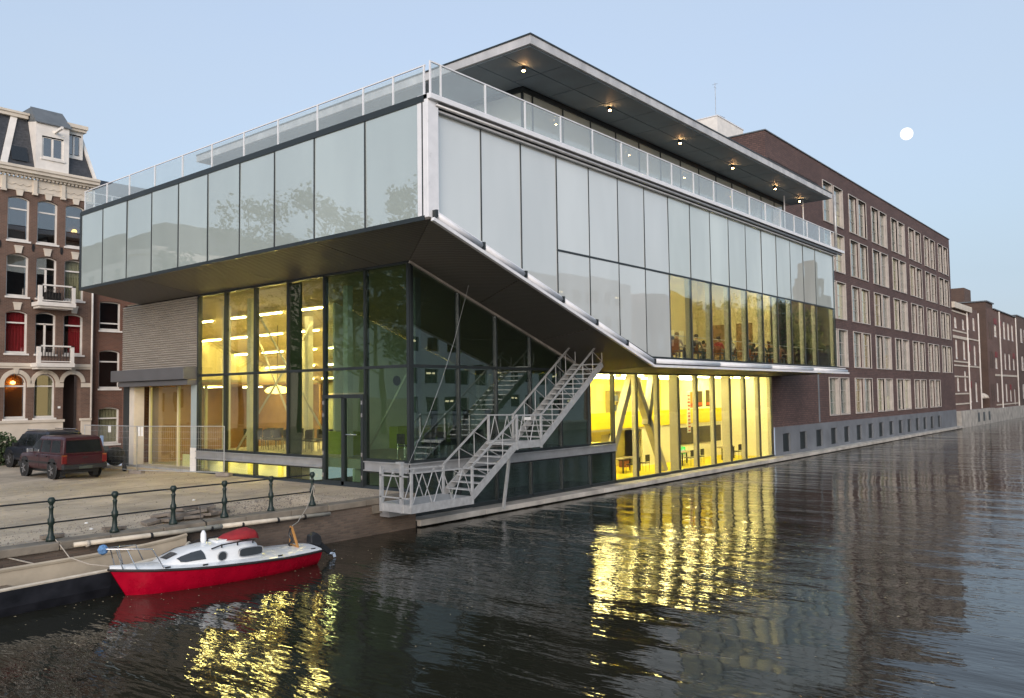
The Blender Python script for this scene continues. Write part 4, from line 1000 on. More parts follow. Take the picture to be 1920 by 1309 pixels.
for x in (118.6, 121.0): MB().lathe([(1.0, 0), (.85, .35), (.5, .6), (.05, .72)], (x, 21.4, 2.0), 14).build('dome', 'cream_paint', tr, smooth=True); MB().tube((x, 21.4, .7), (x, 21.4, 2.0), .06).build('post', 'dark_iron', tr)

# ================================================================== STEEL STAIR
st = thing('steel_stair', 'grey steel gangway stair climbing from the quay to the underside of the glass box', 'staircase', (18, 18.8, -.3))
YN, YF = 18.2, 19.5
def member(name, p, q, w, h, m='galv'): return MB().bar(p, q, w, h).build(name, m, st)
for y in (YN, YF):
    MB().box(17.3, y-.03, -.30, 20.02, y+.03, -.04).build('platform_beam', 'galv', st)
    MB().box(22.3, y-.03, 1.34, 23.72, y+.03, 1.60).build('platform_beam', 'galv', st)
MB().box(17.3, YN+.03, -.10, 20.0, YF-.03, -.05).build('platform_deck', 'galv', st); MB().box(22.3, YN+.03, 1.50, 23.7, YF-.03, 1.55).build('platform_deck', 'galv', st)
MB().box(17.24, YN+.03, -.30, 17.30, YF-.03, -.06).build('platform_end', 'galv', st)
MB().box(17.6, YF+.03, -.55, 19.0, 20.0, -.31).build('quay_bracket', 'steel_grey', st)
for (x0, z0, x1, z1, nt_) in ((20.0, .0, 22.32, 1.56, 8), (23.7, 1.55, 27.75, 4.45, 15)):
    for y in (YN, YF): member('stringer', (x0, y, z0-.06), (x1, y, z1-.06), .05, .24)
    for i in range(1, nt_+1):
        t = (i-.3)/nt_; x = x0+(x1-x0)*t; z = z0+(z1-z0)*t
        MB().box(x-.13, YN+.03, z-.03, x+.13, YF-.03, z+.01).build('tread', 'galv', st)
    H = .92; n = max(3, round((x1-x0)/.68))
    for y in (YN, YF):
        member('handrail', (x0, y, z0+H), (x1, y, z1+H), .05, .06)
        for i in range(n+1):
            t = i/n; x = x0+(x1-x0)*t; z = z0+(z1-z0)*t
            if i < n:
                x2 = x0+(x1-x0)*(i+1)/n; z2 = z0+(z1-z0)*(i+1)/n
                MB().tube((x, y, z+H-.02), (x2, y, z2+.04), .014, 6).build('guard_diagonal', 'galv', st)
            if i > 0: MB().tube((x, y, z), (x, y, z+H), .016, 6).build('guard_upright', 'galv', st)
for y in (YN, YF):
    for x0, x1, z in ((17.3, 20.0, -.05), (22.32, 23.7, 1.55)):
        member('handrail', (x0, y, z+.95), (x1, y, z+.92), .05, .05)
        n = 3 if x1-x0 > 2 else 2
        for i in range(n):
            xa = x0+(x1-x0)*i/n; xb_ = x0+(x1-x0)*(i+1)/n; xm_ = (xa+xb_)/2
            MB().tube((xa+.04, y, z), (xm_, y, z+.92), .016, 6).build('guard_diagonal', 'galv', st); MB().tube((xm_, y, z+.92), (xb_-.04, y, z), .016, 6).build('guard_diagonal', 'galv', st)
        for x in (x0, x1): MB().box(x-.036, y-.036, z-.25, x+.036, y+.036, z+.97).build('guard_post', 'galv', st)
for y, h in ((18.55, 1.22), (19.45, 1.05)): MB().box(17.18, y-.045, -.30, 17.27, y+.045, h).build('gate_post', 'galv', st)
MB().box(17.14, 18.50, 1.16, 17.3, 18.72, 1.23).build('gate_cap', 'galv', st)
for z in (.15, .8): member('gate_rail', (17.2, YF-.02, z), (17.2, YN+.04, z), .04, .04)
B1('notice_plate', (22.7, YN-.05, 2.32, 23.05, YN-.035, 2.42), 'paper', st)
member('prop', (22.85, 19.3, -.86), (23.3, 19.3, 1.36), .09, .09)
t = thing('stay_cable', 'thin steel cable slanting past the dark glass beside the stair', 'cable', (18.6, 19.5, 1.6))
MB().path([(18.5, 19.6, 1.0), (19.3, 19.6, 2.3), (20.0, 19.55, 3.7), (20.6, 19.5, 5.1), (21.05, 19.5, 6.3), (21.4, 19.5, 7.2)], .0055, 5).build('strand', 'galv', t)

# ================================================================== QUAY RAILING
ra = thing('quay_railing', 'dark green cast-iron railing with knobbed posts along the quay edge', 'railing', (11, 20.2, 0))
prof = [(.105, 0), (.105, .06), (.085, .10), (.06, .16), (.05, .36), (.075, .40), (.075, .50), (.05, .54), (.040, .64), (.048, .74), (.060, .77), (.035, .80), (.045, .84), (.075, .88), (.08, .94), (.05, .99)]
pme = MB().lathe(prof, (0, 0, 0), 12).mesh('post', 'green_iron', True)
pxs = [5.05, 6.52, 7.98, 9.42, 10.9, 12.34, 13.79, 15.2]
for x in pxs: inst('post', pme, (x, 20.2, .02), ra)
for z in (.42, .91):
    for a, b in zip(pxs, pxs[1:]): MB().tube((a, 20.2, z+.02), (b, 20.2, z+.02), .019, 7).build('rail', 'dark_iron', ra)

# broken paving slabs and rubble behind the railing
sl_spots = [(11.15, 20.75, .05, .62, .42, .3), (11.7, 20.68, .05, .55, .36, -.2), (12.2, 20.72, .05, .5, .4, .5), (11.4, 20.95, .13, .6, .4, .1), (11.95, 20.9, .14, .55, .42, -.35), (12.55, 20.82, .09, .5, .35, .2), (11.1, 21.2, .12, .5, .4, -.5), (11.75, 21.15, .22, .6, .4, .35), (12.3, 21.1, .20, .5, .4, .0), (10.6, 20.8, .04, .45, .3, .2), (9.6, 20.62, .03, .6, .2, .05), (8.2, 20.66, .03, .5, .22, -.08)]
for i, (x, y, z, a, b, r) in enumerate(sl_spots):
    rr = random.Random(i)
    pts = [(-a/2, -b/2), (a/2*rr.uniform(.8, 1), -b/2), (a/2, b/2*rr.uniform(.3, 1)), (a*.2, b/2), (-a/2*rr.uniform(.7, 1), b/2)]
    o = MB().prism(pts, 'z', 0, .08).build('paving_slab', 'slab_stone', bevel=.012); o.location = (x, y, z); o.rotation_euler = (rr.uniform(-.12, .12), rr.uniform(-.12, .12), r)
    tag(o, ['left', 'middle', 'right'][i % 3]+' broken paving slab in the '+['front', 'middle', 'rear'][i//3]+' row of the heap behind the railing' if i < 9 else ['small loose slab left of the slab heap behind the railing', 'long flat slab lying by the fourth railing post from the right', 'flat slab on the coping at the left end of the railing'][i-9], 'slab', 'broken paving slabs' if i < 9 else None)
for i, (x, y) in enumerate(((8.35, 21.0), (9.25, 21.05), (13.9, 24.5), (9.8, 22.6), (15.6, 20.75))):
    o = MB().lathe([(.02, 0), (.05, .015), (.04, .04), (.01, .05)], (0, 0, 0), 7).build('pebble', 'paper'); o.location = (x, y, hgt(x, y)); tag(o, 'pale debris lump '+['on sand by the third railing post from the left', 'on sand by the fourth railing post from the left', 'on the open quay towards the glass door', 'on the open quay behind the fourth railing post', 'beside the last railing post on the right'][i], 'debris', 'pale debris on the quay')

gv = MB(); rg_ = random.Random(77)
for i in range(2600):
    x = rg_.uniform(4.5, 18.8); y = 20.5+abs(rg_.gauss(0, 1.3)) if rg_.random() < .7 else rg_.uniform(20.5, 36)
    if i < 700: x, y = rg_.gauss(13.8, 1.1), 20.55+abs(rg_.gauss(.3, .45))
    if not (4 < x < 18.9): continue
    z = hgt(x, y); s = rg_.uniform(.008, .028)*(1.6 if rg_.random() < .06 else 1); a = rg_.uniform(0, 3)
    c, d = math.cos(a)*s, math.sin(a)*s
    gv.add([(x+c, y+d, z-.004), (x-d, y+c, z-.004), (x-c, y-d, z-.004), (x+d, y-c, z-.004), (x+c*.2, y+d*.3, z+s*.9)], [(0, 1, 4), (1, 2, 4), (2, 3, 4), (3, 0, 4)])
tag(gv.build('rubble', 'slab_stone'), 'loose stones and grit scattered over the sandy quay', 'rubble', kind='stuff')
# ================================================================== VEHICLES
def wheel(par_, x, y, r=.36, w=.24, side=-1):
    t = MB().lathe([(r*.62, -w/2), (r*.93, -w/2), (r, -w*.3), (r, w*.3), (r*.93, w/2), (r*.62, w/2)], (x, y, r), 22, 'x').build('wheel', 'tyre', par_, smooth=True)
    rm = MB(); s = side
    rm.lathe([(r*.64, s*w*.32), (r*.60, s*w*.46), (r*.52, s*w*.36)], (x, y, r), 22, 'x')
    for i in range(5):
        a = 2*math.pi*i/5
        rm.bar((x+s*w*.42, y, r), (x+s*w*.42, y+r*.58*math.cos(a), r+r*.58*math.sin(a)), .04, .09, (1, 0, 0))
    rm.lathe([(.07, s*w*.40), (.06, s*w*.5)], (x, y, r), 12, 'x')
    rm.build('rim', 'rim', t, smooth=False)
    MB().lathe([(r*.6, s*w*.12), (r*.6, s*w*.14)], (x, y, r), 20, 'x').build('brake_disc', 'dark_iron', t)
    return t
def suv(name, label, loc, rotz, paint, L=4.6, Wd=1.78, H=1.74, rack=False):
    c = thing(name, label, 'car', loc, None, rotz, False)
    y0, y1 = -L/2, L/2; w = Wd/2
    def ring(y, hw, zs, zb, ch=.10):
        return [(-hw*.94, y, zs), (hw*.94, y, zs), (hw, y, zs+.12), (hw, y, zb-.16), (hw*.97, y, zb-.03), (hw*.90, y, zb), (-hw*.90, y, zb), (-hw*.97, y, zb-.03), (-hw, y, zb-.16), (-hw, y, zs+.12)]
    st_ = [(y0, w*.92, .52, .98), (y0+.06, w*.97, .42, 1.02), (y0+.4, w, .40, 1.03), (0, w, .38, 1.03), (y1-1.35, w, .38, 1.03), (y1-1.15, w*.99, .38, 1.04), (y1-.35, w*.96, .40, .98), (y1-.08, w*.90, .46, .90), (y1, w*.84, .54, .82)]
    MB().loft([ring(*s) for s in st_]).build('body', paint, c, smooth=False, bevel=.02)
    def gr(y, hb, ht, zt): return [(-hb, y[0], 1.02), (hb, y[0], 1.02), (ht+.03, y[1], zt-.10), (ht-.06, y[1], zt), (-ht+.06, y[1], zt), (-ht-.03, y[1], zt-.10)]
    gs = [((y0+.05, y0+.22), w*.93, w*.80, H-.05), ((y0+.3, y0+.5), w*.95, w*.82, H), ((.3, .15), w*.95, w*.82, H), ((y1-1.15, y1-1.95), w*.92, w*.78, H-.06)]
    MB().loft([gr(*g) for g in gs]).build('cabin', paint, c, bevel=.02)
    # glazing, proud of the cabin by a few millimetres
    def side(ya, yb, ya2, yb2, s):
        def P(y, z): 
            t = (z-1.02)/(H-.1-1.02); hw = w*.95*(1-t)+(w*.82+.03)*t
            return (s*(hw+.008), y, z)
        zt = H-.16
        return MB().add([P(ya, 1.09), P(yb, 1.09), P(yb2, zt), P(ya2, zt), tuple(a-(s*.02 if i == 0 else 0) for i, a in enumerate(P(ya, 1.09))), tuple(a-(s*.02 if i == 0 else 0) for i, a in enumerate(P(yb, 1.09))), tuple(a-(s*.02 if i == 0 else 0) for i, a in enumerate(P(yb2, zt))), tuple(a-(s*.02 if i == 0 else 0) for i, a in enumerate(P(ya2, zt)))], [(0, 1, 2, 3), (7, 6, 5, 4), (0, 4, 5, 1), (1, 5, 6, 2), (2, 6, 7, 3), (3, 7, 4, 0)])
    for s in (-1, 1):
        for a in ((y0+.32, y0+1.18, y0+.42, y0+1.2), (y0+1.30, y0+2.2, y0+1.32, y0+2.12), (y0+2.28, y1-1.30, y0+2.2, y1-1.95)): side(*a, s).build('side_window', 'car_glass', c)
        MB().box(s*w-.012 if s > 0 else -w-.012, y0+.5, .62, s*w+.012 if s > 0 else -w+.012, y1-.6, .70).build('side_trim', 'black_plastic', c)
        for y in (y0+1.25, y0+2.24): MB().box(s*(w+.002)-.006, y-.006, .48, s*(w+.002)+.006, y+.006, 1.0).build('door_seam', 'black_plastic', c)
        for y in (y0+1.45, y0+2.45): MB().box(min(s*w, s*(w+.03)), y, .90, max(s*w, s*(w+.03)), y+.16, .94).build('door_handle', 'black_plastic', c)
        MB().box(min(s*w*.95, s*(w+.17)), y1-1.62, 1.05, max(s*w*.95, s*(w+.17)), y1-1.50, 1.22).build('mirror', 'black_plastic' if rack else 'chrome', c, bevel=.02)
        for y in (y0+.95, y1-.85):
            wheel(c, s*(w-.10), y, .36, .24, s)
            MB().lathe([(.34, -.01), (.46, -.01), (.47, .012), (.34, .012)], (s*(w+.002), y, .40), 24, 'x').build('wheel_arch', 'black_plastic', c)
        MB().box(min(s*w*.78, s*w*.99), y0-.02, .66, max(s*w*.78, s*w*.99), y0+.08, .96).build('tail_light', 'tail_red', c, bevel=.01)
        MB().box(min(s*w*.78, s*w*.99), y0-.021, .96, max(s*w*.78, s*w*.99), y0+.07, 1.01).build('indicator', 'amber', c)
        MB().box(min(s*w*.5, s*w*.82), y1-.06, .66, max(s*w*.5, s*w*.82), y1+.012, .82).build('headlight', 'chrome', c, bevel=.01)
        MB().box(s*(w-.24)-.10, y0+.48, .10, s*(w-.24)+.10, y0+.50, .36).build('mud_flap', 'black_plastic', c)
        if rack: MB().tube((s*w*.7, y0+.5, H+.05), (s*w*.7, y1-2.1, H+.05), .02, 8).build('roof_rail', 'chrome', c)
    MB().add([(-w*.80, y0+.055, 1.09), (w*.80, y0+.055, 1.09), (w*.74, y0+.195, H-.16), (-w*.74, y0+.195, H-.16), (-w*.80, y0+.10, 1.09), (w*.80, y0+.10, 1.09), (w*.74, y0+.24, H-.16), (-w*.74, y0+.24, H-.16)], [(0, 1, 2, 3), (7, 6, 5, 4), (0, 4, 5, 1), (1, 5, 6, 2), (2, 6, 7, 3), (3, 7, 4, 0)]).build('rear_window', 'car_glass', c)
    MB().add([(-w*.80, y1-1.16, 1.10), (w*.80, y1-1.16, 1.10), (w*.70, y1-1.83, H-.14), (-w*.70, y1-1.83, H-.14)], [(0, 1, 2, 3)]).build('windscreen', 'car_glass', c)
    MB().box(-w*.98, y0-.10, .42, w*.98, y0+.10, .62).build('rear_bumper', 'black_plastic', c, bevel=.03)
    MB().box(-w*.92, y1-.08, .40, w*.92, y1+.10, .60).build('front_bumper', 'black_plastic', c, bevel=.03)
    MB().box(-.26, y0-.12, .44, .26, y0-.102, .55).build('number_plate', 'plate', c)
    MB().box(-.10, y0-.03, .86, .10, y0-.01, .91).build('tailgate_handle', 'black_plastic', c)
    MB().box(-w*.75, y0-.012, .68, w*.75, y0+.01, .69).build('tailgate_seam', 'black_plastic', c)
    MB().box(-.7, y0+.3, .26, .7, y1-.4, .42).build('underbody', 'black_plastic', c)
    return c
suv('red_off_roader', 'dark red off-road car parked on the sandy quay, rear towards the canal', (15.12, 37.4, .01), 0, 'car_red')
suv('dark_off_roader', 'dark blue car with roof rails parked behind the red car', (16.75, 43.4, 0), R(3), 'car_blue', 4.7, 1.84, 1.80, True)
tl = thing('small_trailer', 'small dark trailer with spare wheel and jockey wheel right of the red car', 'trailer', (17.0, 39.2, 0), None, 0, False)
MB().box(-.55, -1.0, .45, .65, 1.2, .60).build('bed', 'car_grey', tl, bevel=.02); MB().prism([(-1.0, .6), (1.2, .6), (1.2, 1.0), (.9, 1.15), (-.7, 1.12), (-1.0, .9)], 'x', -.52, .62).build('cover', 'car_grey', tl, bevel=.04)
sp = MB().lathe([(.12, -.12), (.36, -.12), (.43, -.06), (.43, .06), (.36, .12), (.12, .12)], (.72, -1.18, .66), 22, 'y').build('spare_wheel', 'tyre', tl, smooth=True)
MB().lathe([(.03, -.14), (.17, -.13), (.2, -.05)], (.72, -1.18, .66), 16, 'y').build('hub', 'dark_iron', sp)
wheel(tl, .75, .3, .32, .18, 1); wheel(tl, -.65, .3, .32, .18, -1)
MB().bar((.05, -1.0, .5), (.75, -2.0, .5), .07, .07).tube((.75, -2.0, .18), (.75, -2.0, .75), .035).build('drawbar', 'dark_iron', tl)
MB().lathe([(.05, -.04), (.14, -.04), (.15, 0), (.14, .04), (.05, .04)], (.75, -2.0, .15), 16, 'x').build('jockey_wheel', 'tyre', tl, smooth=True)
MB().box(-.3, -1.04, .62, .1, -1.01, .78).build('lamp_board', 'amber', tl)

# ================================================================== SITE FENCE
def fence(p, q, label, tags):
    p = Vector((*p, 0)); q = Vector((*q, 0)); d = (q-p); L = d.length; d.normalize()
    t = thing('site_fence', label, 'fence', tuple(p), 'site fence panels')
    z0, z1 = .16, 2.06
    for a, nm in ((0, 'post'), (L, 'post')): MB().tube(p+d*a+Vector((0, 0, .04)), p+d*a+Vector((0, 0, z1)), .021, 8).build('post', 'galv', t)
    for z in (z0, z1): MB().tube(p+Vector((0, 0, z)), q+Vector((0, 0, z)), .017 if z > 1 else .02, 8).build('frame_rail', 'galv', t)
    m = MB(); n = int(L/.11)
    for i in range(1, n): m.tube(p+d*(L*i/n)+Vector((0, 0, z0)), p+d*(L*i/n)+Vector((0, 0, z1)), .0022, 3)
    for z in (.42, .70, .98, 1.26, 1.54, 1.82): m.tube(p+Vector((0, 0, z)), q+Vector((0, 0, z)), .003, 3)
    m.build('wire_mesh', 'galv', t)
    for a, z, w, h, c in tags:
        o = p+d*a; s = Vector((d.y, -d.x, 0))*(-.03)
        MB().bar(o+s+Vector((0, 0, z)), o+s+d*w+Vector((0, 0, z)), .006, h).build('sign_plate', c, t)
FP = [(17.25, 40.1), (17.5, 35.55), (19.0, 31.15)]
fence(FP[0], FP[1], 'steel mesh site fence panel in front of the plain brick house', [(2.05, 1.92, .25, .32, 'paper'), (1.35, 1.3, .3, .6, 'sky_blue_tag')])
fence(FP[1], FP[2], 'steel mesh site fence panel in front of the shuttered entrance', [(.02, 1.84, .12, .42, 'paper'), (.18, 1.84, .12, .42, 'paper')])
for i, (x, y) in enumerate(FP):
    f = MB().box(-.36, -.12, 0, .36, .12, .14).box(-.12, -.10, .14, .12, .10, .17).build('fence_foot', 'foot_concrete', bevel=.02); f.location = (x, y, .012 if i else .0); f.rotation_euler = (0, 0, R(-75))
    tag(f, ['concrete fence foot behind the red car', 'concrete fence foot where the two mesh panels meet', 'concrete fence foot close to the glass facade'][i], 'fence foot', 'fence feet')

# ================================================================== BOATS
bt = thing('sailboat', 'small red and white cabin boat moored along the quay, bow to the left', 'boat', (11.02, 18.30, WZ), None, R(-3.5), False)
def S(s): return s*s*(3-2*s)
def interp(tab, s):
    for (a, va), (b, vb) in zip(tab, tab[1:]):
        if a <= s <= b: return va+(vb-va)*S((s-a)/(b-a)) if False else va+(vb-va)*(s-a)/(b-a)
    return tab[-1][1]
HB = [(0, .03), (.06, .25), (.15, .50), (.28, .74), (.42, .88), (.58, .94), (.75, .90), (.9, .78), (1, .64)]
SH = [(0, .60), (.15, .535), (.35, .475), (.6, .425), (.8, .39), (1, .375)]
N = 26; LB = 5.05
rings = []; deck = []
for i in range(N+1):
    s = i/N; hb = interp(HB, s); sh = interp(SH, s); xb_ = -LB/2+LB*s
    rake = .48*max(0, 1-s/.14); kz = -.22+.14*max(0, (s-.75)/.25)
    r = []
    for t in range(9):     # port gunwale down to keel and up to starboard
        a = -1+2*t/8; e = abs(a)
        y = math.copysign(hb*(e**.62), a)
        z = kz+(sh-kz)*(e**2.3)
        r.append((xb_+rake*(1-(z-kz)/(sh-kz)), y, z))
    rings.append(r); deck.append((xb_, hb, sh))
hb_ = MB().loft(rings, caps=False, closed=False)
hb_.add(rings[-1], [tuple(range(9))])
hb_.build('hull', 'red_gel', bt, smooth=True)
rr = MB()
for sgn in (-1, 1): rr.path([(x, sgn*(h+.012), z) for x, h, z in deck], .032, 6)
rr.path([(deck[-1][0]+.01, deck[-1][1]*k, deck[-1][2]) for k in (-1, -.5, 0, .5, 1)], .032, 6).build('rub_rail', 'rub_rail', bt, smooth=True)
dk = MB(); rg = []
for x, h, z in deck: rg.append([(x, -h, z+.015), (x, -h*.85, z+.05), (x, -h*.4, z+.085), (x, 0, z+.10), (x, h*.4, z+.085), (x, h*.85, z+.05), (x, h, z+.015)])
dk.loft(rg, caps=False, closed=False).build('deck', 'boat_white', bt, smooth=True)
cb = MB(); cr = []
for s, wk, hk in ((.19, .30, .02), (.26, .46, .17), (.33, .56, .30), (.42, .60, .37), (.5, .62, .385), (.58, .62, .39), (.645, .60, .385), (.675, .58, .05)):
    x = -LB/2+LB*s; z = interp(SH, s)+.03
    cr.append([(x, -wk, z), (x, -wk*.93, z+hk*.6), (x, -wk*.80, z+hk*.92), (x, -wk*.4, z+hk*1.05), (x, 0, z+hk*1.1), (x, wk*.4, z+hk*1.05), (x, wk*.80, z+hk*.92), (x, wk*.93, z+hk*.6), (x, wk, z)])
cb.loft(cr, caps=False, closed=False); cb.add(cr[-1], [tuple(range(9))])
cab = cb.build('cabin', 'boat_white', bt, smooth=True)
CS = [(.19, .30, .02), (.26, .46, .17), (.33, .56, .30), (.42, .60, .37), (.5, .62, .385), (.58, .62, .39), (.645, .60, .385), (.675, .58, .05)]
cring = list(cr)
def cab_at(s, t):
    """a point on the cabin skin: s along the boat, t around from port sill (0) to starboard sill (8)"""
    k = max(i for i in range(len(CS)-1) if CS[i][0] <= s); u = (s-CS[k][0])/(CS[k+1][0]-CS[k][0]); j = min(7, int(t)); w = t-j
    a = Vector(cring[k][j]).lerp(Vector(cring[k][j+1]), w); b = Vector(cring[k+1][j]).lerp(Vector(cring[k+1][j+1]), w); return a.lerp(b, u)
def cab_patch(s0, s1, t0, t1, sgn, n=5):
    q = MB(); V = []
    for i in range(n+1):
        s = s0+(s1-s0)*i/n
        for j in range(4):
            f = j/3; tt = t0+(t1-t0)*f
            if i == 0: tt = t0+(t1-t0)*(.12+.76*f)
            p = cab_at(s+.012*(1-f), tt); V.append((p.x-.006, (p.y-.014)*(-1 if sgn > 0 else 1), p.z+.008))
    q.add(V, [(i*4+j, (i+1)*4+j, (i+1)*4+j+1, i*4+j+1) for i in range(n) for j in range(3)]); return q
def oval(cx_, cz, a, b, y, ex=2, n=20, tilt=0):
    o = []
    for i in range(n):
        t = 2*math.pi*i/n; u = math.copysign(abs(math.cos(t))**(2/ex), math.cos(t))*a; v_ = math.copysign(abs(math.sin(t))**(2/ex), math.sin(t))*b
        o.append((cx_+u*math.cos(tilt)-v_*math.sin(tilt), cz+u*math.sin(tilt)+v_*math.cos(tilt)))
    return o
for sgn in (-1, 1):
    y = sgn*.60
    for nm, cx_, cz, a, b, ex in (('long_window', .52, .64, .31, .105, 4), ('porthole', -.20, .63, .115, .105, 2)):
        pts = oval(cx_, cz, a, b, 0, ex)
        yy = .612 if nm == 'long_window' else .588
        MB().prism(pts, 'y', sgn*(yy+.012), sgn*(yy-.06)).build(nm, 'smoked', cab, smooth=False)
        ring_ = [(u, sgn*(yy+.01), v_) for u, v_ in pts]; MB().path(ring_+ring_[:1], .012, 5).build('window_seal', 'steel_grey', cab)
    cab_patch(.262, .372, .55, 2.15, sgn).build('front_window', 'smoked', cab)
    MB().path([(-.45, sgn*.545, .825), (-.2, sgn*.56, .885), (.2, sgn*.565, .90), (.65, sgn*.56, .905)], .018, 6).build('grab_rail', 'rub_rail', cab)
    for x in (-.2, .2, .6): MB().tube((x, sgn*.55, .82), (x, sgn*.56, .90), .018, 6).build('grab_rail_foot', 'rub_rail', cab)
MB().add([(x, y, z+.012) for x, y, z in [cab_at(.235, 3.0), cab_at(.235, 5.0), cab_at(.285, 4.9), cab_at(.285, 4.0), cab_at(.285, 3.1)]], [(0, 1, 2, 3, 4)]).build('front_window', 'smoked', cab)
MB().box(-.15, -.22, .86, .45, .22, .935).build('hatch', 'boat_white', bt, bevel=.02)
cv = MB(); cr = []
for x, z, w, hh in ((.05, .905, .20, .03), (.25, .91, .32, .12), (.55, .905, .36, .19), (.80, .90, .36, .22), (.90, .86, .32, .14)):
    cr.append([(x, -w, z), (x+.02, -w*.7, z+hh*.8), (x, -w*.15, z+hh*.9), (x-.02, w*.3, z+hh), (x, w*.8, z+hh*.7), (x, w, z)])
cv.loft(cr).build('canvas_cover', 'red_canvas', bt, smooth=True)
MB().lathe([(.05, 0), (.07, .1), (.065, .24), (.03, .32)], (-.35, .05, .86), 10).build('fender', 'boat_white', bt, smooth=True)
# pulpit
ring_ = []
PT = [(-1.55, -.52, .56), (-1.78, -.44, 1.0), (-2.62, -.12, 1.08), (-2.70, 0, 1.09), (-2.62, .12, 1.08), (-1.78, .44, 1.0), (-1.55, .52, .56)]
MB().path(PT, .014, 6).build('pulpit', 'chrome', bt, smooth=True)
for sgn in (-1, 1): MB().tube((-2.25, sgn*.24, 1.045), (-2.08, sgn*.38, .60), .013, 6).tube((-2.45, sgn*.17, 1.06), (-2.32, sgn*.22, .62), .013, 6).build('pulpit_stay', 'chrome', bt)
MB().lathe([(.02, -.10), (.09, -.06), (.11, .02), (.07, .10), (.02, .12)], (-2.66, 0, 1.05), 9).build('rope_coil', 'blue_rope', bt)
# mast crutch and outboard
for y in (-.16, .16): MB().bar((2.05 if y < 0 else 2.12, y*1.6, .44), (2.0, y*.2, .98), .035, .055).build('crutch_leg', 'varnish', bt)
MB().bar((2.05, -.26, .485), (2.12, .26, .485), .035, .05).build('crutch_foot', 'varnish', bt)
MB().path([(1.98, -.02, .96), (1.95, .02, .78), (2.0, -.04, .63), (1.95, .03, .52), (2.02, 0, .47)], .03, 6).build('furled_line', 'black_plastic', bt)
ob = MB(); ob.loft([[(2.55+a*.5, y, z) for a, y, z in ((-.05, -.13, .48), (.45, -.14, .36), (.66, -.10, .46), (.62, -.09, .64), (.3, -.1, .76), (-.05, -.11, .68))], [(2.55+a*.5, y, z) for a, y, z in ((-.05, .13, .48), (.45, .14, .36), (.66, .10, .46), (.62, .09, .64), (.3, .1, .76), (-.05, .11, .68))]])
mo = ob.build('outboard_motor', 'black_plastic', bt, bevel=.03)
MB().bar((2.82, 0, .46), (3.2, 0, .14), .07, .13).build('motor_leg', 'black_plastic', mo); MB().lathe([(.02, -.1), (.06, -.02), (.02, .1)], (3.22, 0, .12), 8, 'x').build('motor_foot', 'chrome', mo)
for i in range(3):
    a = 2*math.pi*i/3; MB().bar((3.30, 0, .12), (3.30, .12*math.cos(a), .12+.12*math.sin(a)), .02, .08, (1, 0, .3)).build('propeller_blade', 'chrome', mo)
for x, y in ((-1.5, -.6), (1.2, -.8), (2.3, -.55), (-.7, -.76)): MB().bar((x-.06, y, interp(SH, (x+LB/2)/LB)+.06), (x+.06, y, interp(SH, (x+LB/2)/LB)+.06), .03, .03).build('cleat', 'black_plastic', bt)
t = thing('boat_handrope', 'thin mooring rope from the last railing post down to the boat stern', 'rope', (14.9, 20.2, .5))
MB().path([(15.2, 20.14, .62), (14.4, 19.4, .10), (13.6, 18.7, -.12), (13.03, 18.15, -.10)], .012, 5).path([(15.2, 20.10, .62), (15.18, 20.12, .35), (15.25, 20.1, .2)], .015, 5).build('strand', 'rope', t)
# low open barge behind the boat
bg_ = thing('open_barge', 'long low dark open barge with cream inner side lying behind the red boat', 'barge', (3, 19.0, WZ))
ri = []
for s, yn, yf, zt in ((-9, 18.45, 19.72, .52), (6.0, 18.45, 19.72, .52), (8.6, 18.55, 19.72, .55), (9.9, 18.80, 19.74, .60), (10.7, 19.2, 19.76, .66), (11.0, 19.55, 19.78, .70)):
    ri.append((s, yn, yf, WZ+zt))
o = MB(); o.loft([[(x, yn, z), (x, yn+.05, z-.35), (x, yn+.25, WZ-.3), (x, yf, WZ-.3), (x, yf, z+.18), (x, yf-.05, z+.18), (x, yf-.08, WZ+.15), (x, yn+.28, WZ+.15), (x, yn+.10, z)] for x, yn, yf, z in ri]); o.build('hull', 'hull_black', bg_)
MB().path([(x, yn+.05, z+.015) for x, yn, yf, z in ri], .045, 6).build('gunwale', 'spar_cream', bg_)
q = MB()
for (xa, na, fa, za), (xb_, nb, fb, zb) in zip(ri, ri[1:]): q.quad((xa, fa-.09, WZ+.16), (xb_, fb-.09, WZ+.16), (xb_, fb-.06, zb+.2), (xa, fa-.06, za+.2))
q.build('inner_side', 'boat_cream', bg_)
MB().path([(x, yf-.05, z+.2) for x, yn, yf, z in ri], .05, 6).build('gunwale', 'boat_cream', bg_)
q = MB(); q.box(-8, 18.75, WZ+.16, 8.4, 19.6, WZ+.19); q.build('floor_boards', 'deck_plank', bg_)
for x in (1.5, 4.0, 6.6): B1('thwart', (x, 18.6, WZ+.38, x+.3, 19.64, WZ+.42), 'deck_plank', bg_)
B1('rust_band', (-9, 18.455, WZ-.1, 6, 18.60, WZ+.14), 'hull_rust', bg_)
t = thing('barge_rope', 'slack mooring rope from the quay down to the open barge at left', 'rope', (6, 20, 0))
MB().path([(6.3, 20.1, .25), (6.9, 19.95, -.12), (7.5, 19.8, -.36), (8.2, 19.72, -.5), (8.5, 19.7, -.47)], .016, 5).build('strand', 'rope', t)
sp = thing('wooden_spar', 'long cream mast lying lashed along the quay wall above the boat', 'mast', (12, 19.76, -.1))
MB().tube((8.3, 19.76, -.06), (12, 19.76, -.12), .055, 10, .062).tube((12, 19.76, -.12), (15.5, 19.76, -.2), .062, 10, .05).build('pole', 'spar_cream', sp, smooth=True)
for x in (8.6, 10.1, 11.7, 12.6, 13.7, 14.6): MB().lathe([(.075, -.03), (.08, 0), (.075, .03)], (x, 19.76, -.07-.02*(x-8.3)), 10, 'x').build('lashing', 'rope' if x < 9 else 'dark_iron', sp)
